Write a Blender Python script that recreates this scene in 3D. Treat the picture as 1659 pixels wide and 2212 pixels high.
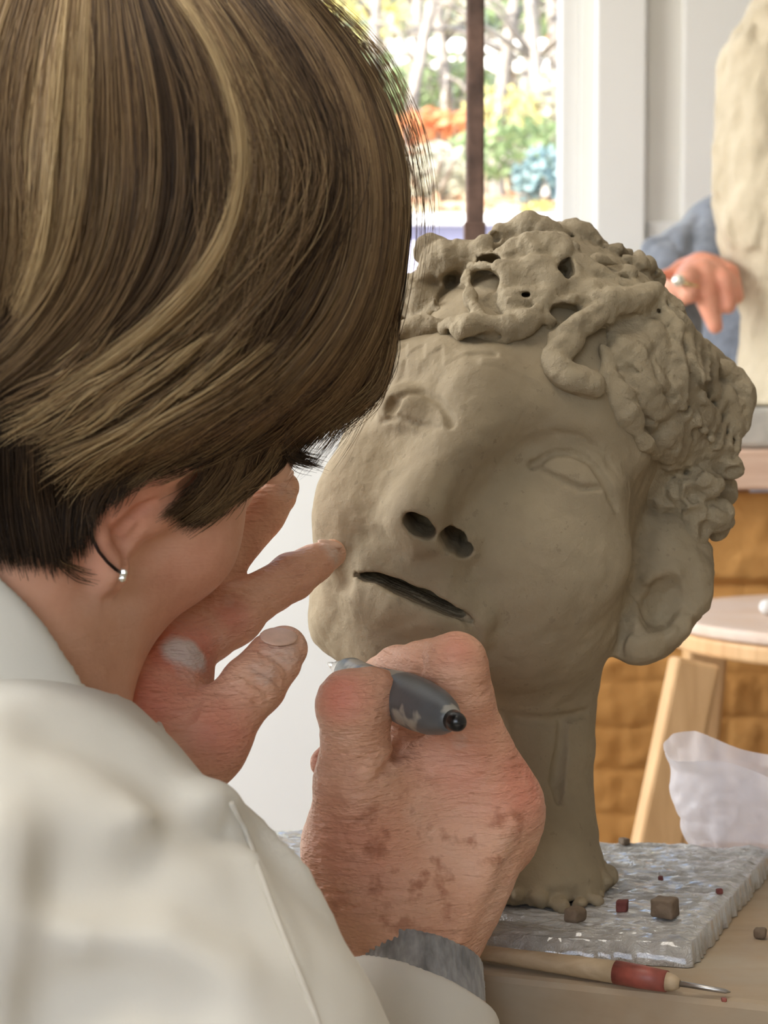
import bpy, math, random
import numpy as np
from mathutils import Vector, Matrix, Euler

for _o in list(bpy.data.objects):
    bpy.data.objects.remove(_o)
S = bpy.context.scene
COL = S.collection
RES = 1.0                       # mesh resolution factor of the sculpted surfaces

# ------------------------------------------------------------------ camera
FPX = 4000.0
HOR = 870.0
TH = math.atan((1106.0 - HOR) / FPX)
CAM = np.array([0.0, 0.0, 0.97])
AX_R = np.array([1.0, 0, 0])
AX_F = np.array([0, math.cos(TH), -math.sin(TH)])
AX_U = np.array([0, math.sin(TH), math.cos(TH)])
cd = bpy.data.cameras.new('camera')
cam = bpy.data.objects.new('camera', cd)
COL.objects.link(cam)
cam.location = CAM
cam.rotation_euler = (math.pi / 2 - TH, 0, 0)
cd.sensor_fit = 'VERTICAL'
cd.sensor_height = 36
cd.lens = FPX / 2212 * 36
cd.clip_start = 0.02
cd.dof.use_dof = True
cd.dof.focus_distance = 0.70
cd.dof.aperture_fstop = 22
S.camera = cam

# ------------------------------------------------------------------ view, sky, sun, lights
S.view_settings.view_transform = 'Standard'
S.view_settings.look = 'None'
S.view_settings.gamma = 1
S.view_settings.use_curve_mapping = False
S.view_settings.exposure = 0.38
W = bpy.data.worlds.new('sky')
S.world = W
W.use_nodes = True
_n = W.node_tree.nodes
_bg = _n['Background']
_sky = _n.new('ShaderNodeTexSky')
_sky.sky_type = 'NISHITA'
_sky.sun_disc = False
_sky.sun_elevation = math.radians(38)
_sky.sun_rotation = math.radians(215)
W.node_tree.links.new(_sky.outputs[0], _bg.inputs[0])
_bg.inputs[1].default_value = 0.55

def light(name, kind, loc, target, energy, color, size=1.0, size_y=None, angle=0.02):
    d = bpy.data.lights.new(name, kind)
    d.energy = energy
    d.color = color
    if kind == 'AREA':
        d.shape = 'RECTANGLE'
        d.size = size
        d.size_y = size_y or size
    if kind == 'SUN':
        d.angle = angle
    o = bpy.data.objects.new(name, d)
    COL.objects.link(o)
    o.location = loc
    v = Vector(target) - Vector(loc)
    o.rotation_euler = v.to_track_quat('-Z', 'Y').to_euler()
    return o

light('sun', 'SUN', (-4, 2, 9), (0.6, 7, 1.5), 19.0, (1.0, 0.95, 0.86), angle=0.01)
# daylight entering by the studio's windows: left wall, and the rear wall behind the photographer
light('daylight_left_window', 'AREA', (-2.42, 1.30, 1.80), (0.2, 0.9, 0.95), 72, (1.0, 0.98, 0.95), 2.2, 1.3)
light('daylight_rear_window', 'AREA', (-0.9, -1.93, 1.75), (-0.1, 0.8, 0.9), 2, (1.0, 0.96, 0.90), 1.8, 1.2)

# ------------------------------------------------------------------ projection helpers
def at(px, py, Z):
    return CAM + Z * (AX_F + (px - 829.5) / FPX * AX_R - (py - 1106.0) / FPX * AX_U)

def m_of(rpx, Z):               # a length in photo pixels at depth Z, in metres
    return rpx * Z / FPX

def vdir(x, y, z):              # direction: right, down, away
    v = x * AX_R - y * AX_U + z * AX_F
    return v / np.linalg.norm(v)

def on_plane(px, py, z):        # ray through the pixel meets a horizontal plane
    d = at(px, py, 1.0) - CAM
    return CAM + d * ((z - CAM[2]) / d[2])

# ------------------------------------------------------------------ numpy noise
_rng = np.random.RandomState(7)
_PERM = _rng.permutation(256).astype(np.int32)
_PERM = np.concatenate([_PERM, _PERM, _PERM])
_VAL = _rng.uniform(-1, 1, 256).astype(np.float32)

def vnoise(P):
    i = np.floor(P).astype(np.int32)
    fr = (P - i).astype(np.float32)
    u = fr * fr * (3 - 2 * fr)
    i &= 255
    x, y, z = i[..., 0], i[..., 1], i[..., 2]
    def h(dx, dy, dz):
        return _VAL[_PERM[_PERM[_PERM[(x + dx) & 255] + ((y + dy) & 255)] + ((z + dz) & 255)]]
    ux, uy, uz = u[..., 0], u[..., 1], u[..., 2]
    a = h(0, 0, 0) * (1 - ux) + h(1, 0, 0) * ux
    b = h(0, 1, 0) * (1 - ux) + h(1, 1, 0) * ux
    c = h(0, 0, 1) * (1 - ux) + h(1, 0, 1) * ux
    d = h(0, 1, 1) * (1 - ux) + h(1, 1, 1) * ux
    return (a * (1 - uy) + b * uy) * (1 - uz) + (c * (1 - uy) + d * uy) * uz

_ROT = np.array(Euler((0.6, 0.9, 0.4)).to_matrix(), np.float32)

def fbm(P, scale, octaves=3, ridged=False):
    s = 0
    amp = 1.0
    tot = 0
    P = np.asarray(P) @ _ROT
    for o in range(octaves):
        n = vnoise(P * scale + 17.3 * o)
        P = P @ _ROT
        if ridged:
            n = 1 - 2 * np.abs(n)
        s = s + amp * n
        tot += amp
        amp *= 0.5
        scale *= 2.03
    return s / tot

# ------------------------------------------------------------------ signed distance modelling
class Prim:
    def __init__(self, f, c, R):
        self.f, self.c, self.R = f, np.asarray(c, np.float32), float(R)

def vlen(v):
    return np.sqrt(np.einsum('...i,...i', v, v))

def ball(c, r):
    c = np.asarray(c, np.float32)
    return Prim(lambda p: vlen(p - c) - r, c, r)

def basis(x, y, z):
    return np.array([x, y, z], np.float32)

def ellip(c, radii, B=None):
    c = np.asarray(c, np.float32)
    r = np.asarray(radii, np.float32)
    B = np.eye(3, dtype=np.float32) if B is None else np.asarray(B, np.float32)
    def f(p):
        q = (p - c) @ B.T
        k0 = vlen(q / r)
        k1 = vlen(q / (r * r))
        return k0 * (k0 - 1) / np.maximum(k1, 1e-6)
    return Prim(f, c, max(radii))

def rbox(c, half, rad, B=None):
    c = np.asarray(c, np.float32)
    hh = np.asarray(half, np.float32)
    B = np.eye(3, dtype=np.float32) if B is None else np.asarray(B, np.float32)
    def f(p):
        q = np.abs((p - c) @ B.T) - hh + rad
        return np.linalg.norm(np.maximum(q, 0), axis=-1) + np.minimum(q.max(-1), 0) - rad
    return Prim(f, c, float(np.linalg.norm(hh)))

def cone(a, b, ra, rb):
    a = np.asarray(a, np.float32)
    b = np.asarray(b, np.float32)
    ab = b - a
    L2 = max(float(ab @ ab), 1e-12)
    def f(p):
        t = np.clip(((p - a) @ ab) / L2, 0, 1)
        return vlen(p - a - t[..., None] * ab) - (ra + (rb - ra) * t)
    return Prim(f, (a + b) / 2, math.sqrt(L2) / 2 + max(ra, rb))

def tube(pts, rads):
    pts = [np.asarray(p, np.float32) for p in pts]
    if np.isscalar(rads):
        rads = [rads] * len(pts)
    cs = [cone(pts[i], pts[i + 1], rads[i], rads[i + 1]) for i in range(len(pts) - 1)]
    def f(p):
        d = cs[0].f(p)
        for c in cs[1:]:
            d = np.minimum(d, c.f(p))
        return d
    A = np.array(pts)
    c = (A.min(0) + A.max(0)) / 2
    return Prim(f, c, np.linalg.norm(A - c, axis=1).max() + max(rads))

def half(c, n):                 # half space, solid on the side against n
    c = np.asarray(c, np.float32)
    n = np.asarray(n, np.float32)
    n = n / np.linalg.norm(n)
    return Prim(lambda p: (p - c) @ n, c, 99.0)

class Sdf:
    def __init__(self):
        self.ops = []
    def add(self, prim, k=0.0):
        self.ops.append(('u', prim, k)); return self
    def cut(self, prim, k=0.0):
        self.ops.append(('s', prim, k)); return self
    def clip(self, prim, k=0.0):
        self.ops.append(('i', prim, k)); return self
    def disp(self, fn, band=0.011):
        self.ops.append(('d', fn, band)); return self
    def copy(self):
        s = Sdf(); s.ops = list(self.ops); return s
    def eval(self, P, bc=None, br=0.0):
        P = np.asarray(P, np.float32)
        sh = P.shape[:-1]
        D = np.ones(sh, np.float32)
        for op, pr, k in self.ops:
            if op == 'd':
                m = np.abs(D) < k
                if m.any():
                    D[m] += pr(P[m])
                continue
            if bc is not None and pr.R < 50:
                sel = np.linalg.norm(bc - pr.c, axis=-1) < pr.R + br + k + 0.012
                if not sel.any():
                    if op == 'i':
                        D[:] = 1
                    continue
            else:
                sel = slice(None)
            a = D[sel]
            b = pr.f(P[sel])
            if op == 'u':
                if k > 0:
                    h = np.maximum(k - np.abs(a - b), 0) / k
                    D[sel] = np.minimum(a, b) - h * h * k * 0.25
                else:
                    D[sel] = np.minimum(a, b)
            else:
                if op == 's':
                    b = -b
                elif sel is not slice(None) and bc is not None and pr.R < 50:
                    D[~sel] = 1
                if k > 0:
                    h = np.maximum(k - np.abs(a - b), 0) / k
                    D[sel] = np.maximum(a, b) + h * h * k * 0.25
                else:
                    D[sel] = np.maximum(a, b)
        return D
    def hit(self, px, py, t0=0.60, n=34):
        px = np.atleast_1d(np.asarray(px, float))
        py = np.atleast_1d(np.asarray(py, float))
        d = AX_F[None] + ((px - 829.5) / FPX)[:, None] * AX_R - ((py - 1106) / FPX)[:, None] * AX_U
        L = np.linalg.norm(d, axis=1)
        me = Sdf()
        dn = d / L[:, None]
        for op in self.ops:                      # only the shapes near these rays matter
            if op[0] in 'us' and op[1].R < 50 and len(px) < 200:
                w = op[1].c - CAM
                s = np.linalg.norm(w - dn * (dn @ w)[:, None], axis=1).min()
                if s > op[1].R + op[2] + (0.02 if op[0] == 'u' else 0.004):
                    continue
            me.ops.append(op)
        t = np.full(len(px), t0)
        best = np.full(len(px), 9.0)
        bt = t.copy()
        for _ in range(n):
            p = CAM + d * t[:, None]
            v = me.eval(p[None])[0]
            b = np.abs(v) < best
            best = np.where(b, np.abs(v), best)
            bt = np.where(b, t, bt)
            t = t + np.clip(v * 0.95, -0.03, 0.06) / L
        return CAM + d * bt[:, None]
    def hit1(self, px, py):
        return self.hit([px], [py])[0]
    def normal(self, p):
        p = np.asarray(p, np.float32)
        e = 0.0015
        g = []
        for i in range(3):
            o = np.zeros(3, np.float32); o[i] = e
            g.append(self.eval((p + o)[None])[0] - self.eval((p - o)[None])[0])
        g = np.stack(g, -1)
        return g / np.maximum(np.linalg.norm(g, axis=-1, keepdims=True), 1e-9)

def polygonize(sdf, lo, hi, h):
    h = h / RES
    lo = np.asarray(lo, float)
    hi = np.asarray(hi, float)
    B = 8
    nb = np.ceil((hi - lo) / (h * B)).astype(int)
    n = nb * B
    br = B * h * 0.5 * math.sqrt(3)
    g = np.stack(np.meshgrid(*[np.arange(k) for k in nb], indexing='ij'), -1).reshape(-1, 3)
    bc = (lo + (g * B + (B - 1) / 2) * h).astype(np.float32)
    dc = np.concatenate([sdf.eval(c[:, None, :], c, 0.02)[:, 0] for c in np.array_split(bc, max(1, len(bc) // 60000))])
    act = np.abs(dc) < br * 1.35 + 0.004
    D = np.where(dc > 0, np.float32(1), np.float32(-1)).reshape(nb)
    D = np.repeat(np.repeat(np.repeat(D, B, 0), B, 1), B, 2)
    ai = np.nonzero(act)[0]
    off = np.stack(np.meshgrid(*[np.arange(B)] * 3, indexing='ij'), -1).reshape(-1, 3)
    for ch in np.array_split(ai, max(1, len(ai) // 1500)):
        base = g[ch] * B
        P = (lo + (base[:, None, :] + off[None]) * h).astype(np.float32)
        v = sdf.eval(P, bc[ch], br)
        ix = base[:, None, :] + off[None]
        D[ix[..., 0], ix[..., 1], ix[..., 2]] = v
    ins = D < 0
    acc = np.zeros([k - 1 for k in n], np.uint8)
    cor = [(i, j, k) for i in (0, 1) for j in (0, 1) for k in (0, 1)]
    for c in cor:
        acc += ins[c[0]:n[0] - 1 + c[0], c[1]:n[1] - 1 + c[1], c[2]:n[2] - 1 + c[2]]
    cells = np.argwhere((acc > 0) & (acc < 8))
    vals = np.stack([D[cells[:, 0] + c[0], cells[:, 1] + c[1], cells[:, 2] + c[2]] for c in cor], 1)
    s = np.zeros((len(cells), 3))
    cnt = np.zeros(len(cells))
    for a in range(8):
        for b in range(a + 1, 8):
            if sum(abs(cor[a][i] - cor[b][i]) for i in range(3)) != 1:
                continue
            va, vb = vals[:, a], vals[:, b]
            m = (va < 0) != (vb < 0)
            t = np.where(m, va / np.where(m, va - vb, 1), 0)
            p = np.array(cor[a])[None] + t[:, None] * (np.array(cor[b]) - np.array(cor[a]))[None]
            s += np.where(m[:, None], p, 0)
            cnt += m
    V = lo + (cells + s / cnt[:, None]) * h
    idx = np.full(acc.shape, -1, np.int32)
    idx[cells[:, 0], cells[:, 1], cells[:, 2]] = np.arange(len(cells))
    F = []
    for ax in range(3):
        a1, a2 = (ax + 1) % 3, (ax + 2) % 3
        sl0 = [slice(None)] * 3; sl1 = [slice(None)] * 3
        sl0[ax] = slice(0, n[ax] - 1); sl1[ax] = slice(1, n[ax])
        for s_ in (sl0, sl1):
            s_[a1] = slice(1, n[a1] - 1); s_[a2] = slice(1, n[a2] - 1)
        i0, i1 = ins[tuple(sl0)], ins[tuple(sl1)]
        for flip in (False, True):
            e = np.argwhere((i0 & ~i1) if not flip else (~i0 & i1))
            if not len(e):
                continue
            e[:, a1] += 1; e[:, a2] += 1
            def gi(d1, d2):
                q = e.copy(); q[:, a1] += d1; q[:, a2] += d2
                return idx[q[:, 0], q[:, 1], q[:, 2]]
            q = np.stack([gi(-1, -1), gi(0, -1), gi(0, 0), gi(-1, 0)], 1)
            if flip:
                q = q[:, ::-1]
            F.append(q[(q >= 0).all(1)])
    return V, np.concatenate(F)

def relax(V, F, it=1, lam=0.5):
    for _ in range(it):
        acc = np.zeros_like(V); cnt = np.zeros(len(V))
        for a in range(4):
            for b in (1, 3):
                np.add.at(acc, F[:, a], V[F[:, (a + b) % 4]])
                np.add.at(cnt, F[:, a], 1)
        V = V + lam * (acc / np.maximum(cnt, 1)[:, None] - V)
    return V

# ------------------------------------------------------------------ object helpers
BASE = {}

def tag(o, label=None, cat=None, group=None, kind=None):
    if label: o['label'] = label
    if cat: o['category'] = cat
    if group: o['group'] = group
    if kind: o['kind'] = kind
    return o

def thing(name, base, label, cat, group=None, kind=None):
    o = bpy.data.objects.new(name, None)
    o.empty_display_size = 0.02
    COL.objects.link(o)
    o.location = tuple(float(c) for c in base)
    BASE[o.name] = np.asarray(base, float)
    return tag(o, label, cat, group, kind)

def base_of(o):
    return BASE.get(o.name, np.zeros(3))

def link(name, me, parent=None, base=None):
    o = bpy.data.objects.new(name, me)
    COL.objects.link(o)
    if parent is not None:
        o.parent = parent
        BASE[o.name] = base_of(parent)
    elif base is not None:
        o.location = tuple(float(c) for c in base)
        BASE[o.name] = np.asarray(base, float)
    return o

def mesh_np(name, V, F, mat, parent=None, base=None, smooth=True, attrs=None):
    V = np.asarray(V, float)
    b = base_of(parent) if parent is not None else (np.zeros(3) if base is None else np.asarray(base, float))
    me = bpy.data.meshes.new(name)
    F = np.asarray(F)
    k = F.shape[1]
    me.vertices.add(len(V))
    me.vertices.foreach_set('co', (V - b).astype(np.float32).ravel())
    me.loops.add(F.size)
    me.loops.foreach_set('vertex_index', F.astype(np.int32).ravel())
    me.polygons.add(len(F))
    me.polygons.foreach_set('loop_start', np.arange(0, F.size, k, dtype=np.int32))
    me.polygons.foreach_set('use_smooth', np.full(len(F), smooth, bool))
    me.update(calc_edges=True)
    if attrs:
        for an, av in attrs.items():
            a = me.attributes.new(an, 'FLOAT', 'POINT')
            a.data.foreach_set('value', np.asarray(av, np.float32))
    me.materials.append(mat)
    return link(name, me, parent, base)

class MB:                       # collects shapes into one mesh (world coordinates)
    def __init__(self):
        self.v, self.f = [], []
    def add(self, vs, fs):
        n = len(self.v)
        self.v += [tuple(float(c) for c in v) for v in vs]
        self.f += [tuple(i + n for i in f) for f in fs]
        return self
    def box(self, lo, hi):
        x0, y0, z0 = lo; x1, y1, z1 = hi
        return self.add([(x0, y0, z0), (x1, y0, z0), (x1, y1, z0), (x0, y1, z0), (x0, y0, z1), (x1, y0, z1), (x1, y1, z1), (x0, y1, z1)],
                        [(3, 2, 1, 0), (4, 5, 6, 7), (0, 1, 5, 4), (1, 2, 6, 5), (2, 3, 7, 6), (3, 0, 4, 7)])
    def prism(self, poly, z0, z1):      # polygon in xy (counter-clockwise)
        n = len(poly)
        vs = [(p[0], p[1], z0) for p in poly] + [(p[0], p[1], z1) for p in poly]
        fs = [tuple(range(n - 1, -1, -1)), tuple(range(n, 2 * n))] + [(i, (i + 1) % n, n + (i + 1) % n, n + i) for i in range(n)]
        return self.add(vs, fs)
    def beam(self, a, b, w, t, up=(0, 0, 1), w2=None, t2=None):
        a = np.asarray(a, float); b = np.asarray(b, float)
        d = (b - a) / np.linalg.norm(b - a)
        x = np.cross(d, np.asarray(up, float)); x /= np.linalg.norm(x)
        y = np.cross(x, d)
        vs = []
        for p, ww, tt in ((a, w, t), (b, w2 or w, t2 or t)):
            for sx, sy in ((-1, -1), (1, -1), (1, 1), (-1, 1)):
                vs.append(p + x * sx * ww / 2 + y * sy * tt / 2)
        return self.add(vs, [(0, 1, 2, 3), (7, 6, 5, 4), (0, 4, 5, 1), (1, 5, 6, 2), (2, 6, 7, 3), (3, 7, 4, 0)])
    def sweep(self, pts, rads, n=12, cap=True):
        pts = [np.asarray(p, float) for p in pts]
        if np.isscalar(rads): rads = [rads] * len(pts)
        up = np.array([0.13, 0.21, 0.97])
        rings = []
        for i, p in enumerate(pts):
            d = pts[min(i + 1, len(pts) - 1)] - pts[max(i - 1, 0)]
            d = d / max(np.linalg.norm(d), 1e-9)
            x = np.cross(d, up)
            if np.linalg.norm(x) < 0.1: x = np.cross(d, np.array([1.0, 0, 0]))
            x /= np.linalg.norm(x)
            y = np.cross(d, x)
            rings.append([p + rads[i] * (math.cos(2 * math.pi * k / n) * x + math.sin(2 * math.pi * k / n) * y) for k in range(n)])
        vs = [v for r in rings for v in r]
        fs = []
        for i in range(len(pts) - 1):
            for k in range(n):
                fs.append((i * n + k, i * n + (k + 1) % n, (i + 1) * n + (k + 1) % n, (i + 1) * n + k))
        if cap:
            fs.append(tuple(range(n - 1, -1, -1)))
            fs.append(tuple((len(pts) - 1) * n + k for k in range(n)))
        return self.add(vs, fs)
    def build(self, name, mat, parent=None, base=None, smooth=False, bevel=0, seg=2):
        b = base_of(parent) if parent is not None else (np.zeros(3) if base is None else np.asarray(base, float))
        me = bpy.data.meshes.new(name)
        me.from_pydata([tuple(np.asarray(v) - b) for v in self.v], [], self.f)
        me.update()
        me.materials.append(mat)
        if smooth:
            me.polygons.foreach_set('use_smooth', [True] * len(me.polygons))
        o = link(name, me, parent, base)
        if bevel:
            m = o.modifiers.new('bevel', 'BEVEL')
            m.width = bevel; m.segments = seg; m.limit_method = 'ANGLE'
        return o

# ------------------------------------------------------------------ material helpers
def hexlin(r, g, b):
    f = lambda c: ((c / 255 + 0.055) / 1.055) ** 2.4 if c / 255 > 0.04045 else c / 255 / 12.92
    return (f(r), f(g), f(b), 1)

class NT:
    def __init__(self, name):
        self.m = bpy.data.materials.new(name)
        self.m.use_nodes = True
        self.t = self.m.node_tree
        self.b = self.t.nodes['Principled BSDF']
        self.out = self.t.nodes['Material Output']
        self._co = None
    def n(self, typ, **kw):
        x = self.t.nodes.new(typ)
        for k, v in kw.items():
            setattr(x, k, v)
        return x
    def l(self, a, b):
        self.t.links.new(a, b)
    def co(self, scale=(1, 1, 1), rot=(0, 0, 0)):
        tc = self.n('ShaderNodeTexCoord')
        mp = self.n('ShaderNodeMapping')
        self.l(tc.outputs['Object'], mp.inputs[0])
        mp.inputs['Scale'].default_value = scale
        mp.inputs['Rotation'].default_value = rot
        return mp.outputs[0]
    def noise(self, scale, detail=4, rough=0.55, co=None, dist=0.0):
        x = self.n('ShaderNodeTexNoise')
        x.inputs['Scale'].default_value = scale
        x.inputs['Detail'].default_value = detail
        x.inputs['Roughness'].default_value = rough
        x.inputs['Distortion'].default_value = dist
        self.l(co if co is not None else self.co(), x.inputs['Vector'])
        return x.outputs['Fac']
    def voro(self, scale, feature='F1', co=None, out='Distance'):
        x = self.n('ShaderNodeTexVoronoi', feature=feature)
        x.inputs['Scale'].default_value = scale
        self.l(co if co is not None else self.co(), x.inputs['Vector'])
        return x.outputs[out]
    def ramp(self, fac, stops):
        x = self.n('ShaderNodeValToRGB')
        e = x.color_ramp.elements
        while len(e) < len(stops): e.new(0.5)
        for i, (p, c) in enumerate(stops):
            e[i].position = p
            e[i].color = c if len(c) == 4 else (*c, 1)
        self.l(fac, x.inputs[0])
        return x.outputs['Color']
    def mix(self, fac, a, b, blend='MIX'):
        x = self.n('ShaderNodeMix', data_type='RGBA', blend_type=blend)
        for s, v in ((x.inputs[0], fac), (x.inputs[6], a), (x.inputs[7], b)):
            if hasattr(v, 'is_output'): self.l(v, s)
            else: s.default_value = v
        return x.outputs[2]
    def math(self, op, a, b=0.0, clamp=False):
        x = self.n('ShaderNodeMath', operation=op, use_clamp=clamp)
        for s, v in ((x.inputs[0], a), (x.inputs[1], b)):
            if hasattr(v, 'is_output'): self.l(v, s)
            else: s.default_value = v
        return x.outputs[0]
    def attr(self, name):
        x = self.n('ShaderNodeAttribute', attribute_name=name)
        return x.outputs['Fac']
    def bump(self, h, strength=0.3, dist=0.001, prev=None):
        x = self.n('ShaderNodeBump')
        x.inputs['Strength'].default_value = strength
        x.inputs['Distance'].default_value = dist
        self.l(h, x.inputs['Height'])
        if prev is not None: self.l(prev, x.inputs['Normal'])
        return x.outputs[0]
    def set(self, **kw):
        names = dict(color='Base Color', rough='Roughness', metal='Metallic', normal='Normal', spec='Specular IOR Level', alpha='Alpha', trans='Transmission Weight', sheen='Sheen Weight', sss='Subsurface Weight', ior='IOR', coat='Coat Weight', emis='Emission Color', emis_s='Emission Strength')
        for k, v in kw.items():
            s = self.b.inputs[names[k]]
            if hasattr(v, 'is_output'): self.l(v, s)
            else: s.default_value = v
        return self

def simple(name, col, rough=0.6, var=0.12, scale=8, bump=0.0, bscale=60, bdist=0.001, metal=0, **kw):
    t = NT(name)
    c = (*col[:3], 1)
    d = tuple(max(0, x * (1 - var)) for x in col[:3]) + (1,)
    e = tuple(min(1, x * (1 + var)) for x in col[:3]) + (1,)
    t.set(color=t.ramp(t.noise(scale), [(0.3, d), (0.7, e)]), rough=rough, metal=metal, **kw)
    if bump:
        t.set(normal=t.bump(t.noise(bscale, 5), bump, bdist))
    return t.m
# ================================================================== materials
M = {}
def clay_mat(name, dark, lite, bumpd=0.0006):
    t = NT(name)
    co = t.co()
    c = t.ramp(t.noise(22, 6, 0.6, co), [(0.3, (*dark, 1)), (0.72, (*lite, 1))])
    sp = t.noise(190, 3, 0.6, co)
    c = t.mix(t.math('MULTIPLY', t.math('GREATER_THAN', sp, 0.66), 0.35), c, tuple(x * 0.7 for x in dark) + (1,))
    b = t.bump(t.noise(95, 6, 0.62, co), 0.55, bumpd * 2)
    b = t.bump(t.noise(430, 4, 0.6, co), 0.5, bumpd, b)
    t.set(color=c, rough=0.8, normal=b, spec=0.3)
    return t.m
M['clay'] = clay_mat('wet_clay', (0.255, 0.2, 0.125), (0.35, 0.28, 0.178))
M['clay_hair'] = clay_mat('rough_clay', (0.24, 0.19, 0.12), (0.355, 0.288, 0.185), 0.0016)
M['clay_cream'] = clay_mat('cream_clay', (0.44, 0.37, 0.26), (0.56, 0.48, 0.35), 0.001)
M['clay_red'] = clay_mat('red_clay', (0.12, 0.035, 0.03), (0.2, 0.06, 0.05))
M['clay_brown'] = clay_mat('brown_clay', (0.12, 0.085, 0.055), (0.21, 0.15, 0.1))
M['white_paint'] = simple('white_paint', (0.71, 0.705, 0.69), 0.5, 0.02, 3)
M['wall'] = simple('wall_paint', (0.78, 0.77, 0.73), 0.7, 0.02, 2, 0.1, 120)
M['wall_dark'] = simple('ochre_wall_paint', (0.42, 0.38, 0.32), 0.8, 0.04, 2)
M['ceiling'] = simple('ceiling_paint', (0.8, 0.79, 0.76), 0.8, 0.02, 2)
M['floor'] = simple('studio_floor', (0.22, 0.19, 0.16), 0.6, 0.2, 5)
def wood(name, a, b, scale=(3, 40, 40), rough=0.55, dust=None):
    t = NT(name)
    co = t.co(scale)
    c = t.ramp(t.noise(2.2, 6, 0.6, co, 0.6), [(0.3, (*a, 1)), (0.7, (*b, 1))])
    if dust:
        c = t.mix(t.ramp(t.noise(9, 5, 0.65), [(0.38, (0, 0, 0)), (0.66, (0.8, 0.8, 0.8))]), c, (*dust, 1))
    t.set(color=c, rough=rough, normal=t.bump(t.noise(6, 5, 0.6, co), 0.25, 0.001))
    return t.m
M['bench'] = wood('dusty_bench_wood', (0.30, 0.2, 0.11), (0.42, 0.3, 0.18), (2, 14, 14), 0.7, (0.40, 0.34, 0.25))
M['bench_edge'] = wood('bench_edge_wood', (0.24, 0.14, 0.065), (0.36, 0.22, 0.11), (2, 30, 60))
M['stool_wood'] = wood('stool_wood', (0.55, 0.32, 0.14), (0.72, 0.45, 0.22), (30, 30, 2.5))
M['stool_seat'] = wood('stool_seat_wood', (0.60, 0.42, 0.30), (0.70, 0.53, 0.4), (3, 30, 30), 0.6, (0.68, 0.56, 0.48))
M['handle_wood'] = wood('handle_wood', (0.36, 0.26, 0.15), (0.5, 0.38, 0.24), (6, 60, 60), 0.6)
M['red_band'] = simple('red_lacquer', (0.26, 0.065, 0.045), 0.45, 0.35, 160)
M['steel'] = simple('dull_steel', (0.42, 0.40, 0.38), 0.35, 0.1, 80, metal=1)
M['rust'] = simple('rusty_steel', (0.13, 0.075, 0.055), 0.7, 0.5, 40, 0.4, 120)
def glass_mat():
    t = NT('window_glass')
    tr = t.n('ShaderNodeBsdfTransparent'); gl = t.n('ShaderNodeBsdfGlossy'); mx = t.n('ShaderNodeMixShader')
    gl.inputs['Roughness'].default_value = 0.02
    mx.inputs[0].default_value = 0.04
    t.l(tr.outputs[0], mx.inputs[1]); t.l(gl.outputs[0], mx.inputs[2]); t.l(mx.outputs[0], t.out.inputs[0])
    return t.m
M['glass'] = glass_mat()

# ================================================================== the room
YB = 3.0                                   # window wall
def wx(px): return (px - 829.5) / FPX * YB
def wz(py): return CAM[2] + (HOR - py) / FPX * YB
WL, WR, WB, WT = -1.25, wx(1250), wz(640), 2.25
def struct(name, mb, mat, parent=None, **kw):
    o = mb.build(name, mat, parent, **kw)
    if parent is None: o['kind'] = 'structure'
    return o
struct('floor', MB().box((-2.6, -2.1, -0.05), (2.6, 3.12, 0)), M['floor'])
struct('ceiling', MB().box((-2.6, -2.1, 2.7), (2.6, 3.12, 2.8)), M['ceiling'])
struct('wall_back', MB().box((-2.6, YB, 0), (WL, YB + 0.12, 2.7)).box((WR, YB, 0), (2.6, YB + 0.12, 2.7))
       .box((WL, YB, 0), (WR, YB + 0.12, WB)).box((WL, YB, WT), (WR, YB + 0.12, 2.7)), M['wall'])
def holed_side(x0, x1, ya, yb, za, zb):
    return MB().box((x0, -2.1, 0), (x1, ya, 2.7)).box((x0, yb, 0), (x1, 3.12, 2.7)).box((x0, ya, 0), (x1, yb, za)).box((x0, ya, zb), (x1, yb, 2.7))
struct('wall_left', holed_side(-2.6, -2.5, 0.2, 2.5, 0.95, 2.4), M['wall'])
struct('wall_right', MB().box((2.5, -2.1, 0), (2.6, 3.12, 2.7)), M['wall_dark'])
struct('wall_front', MB().box((-2.5, -2.1, 0), (-1.85, -2.0, 2.7)).box((0.05, -2.1, 0), (2.5, -2.0, 2.7)).box((-1.85, -2.1, 0), (0.05, -2.0, 1.1)).box((-1.85, -2.1, 2.4), (0.05, -2.0, 2.7)), M['wall_dark'])
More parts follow.
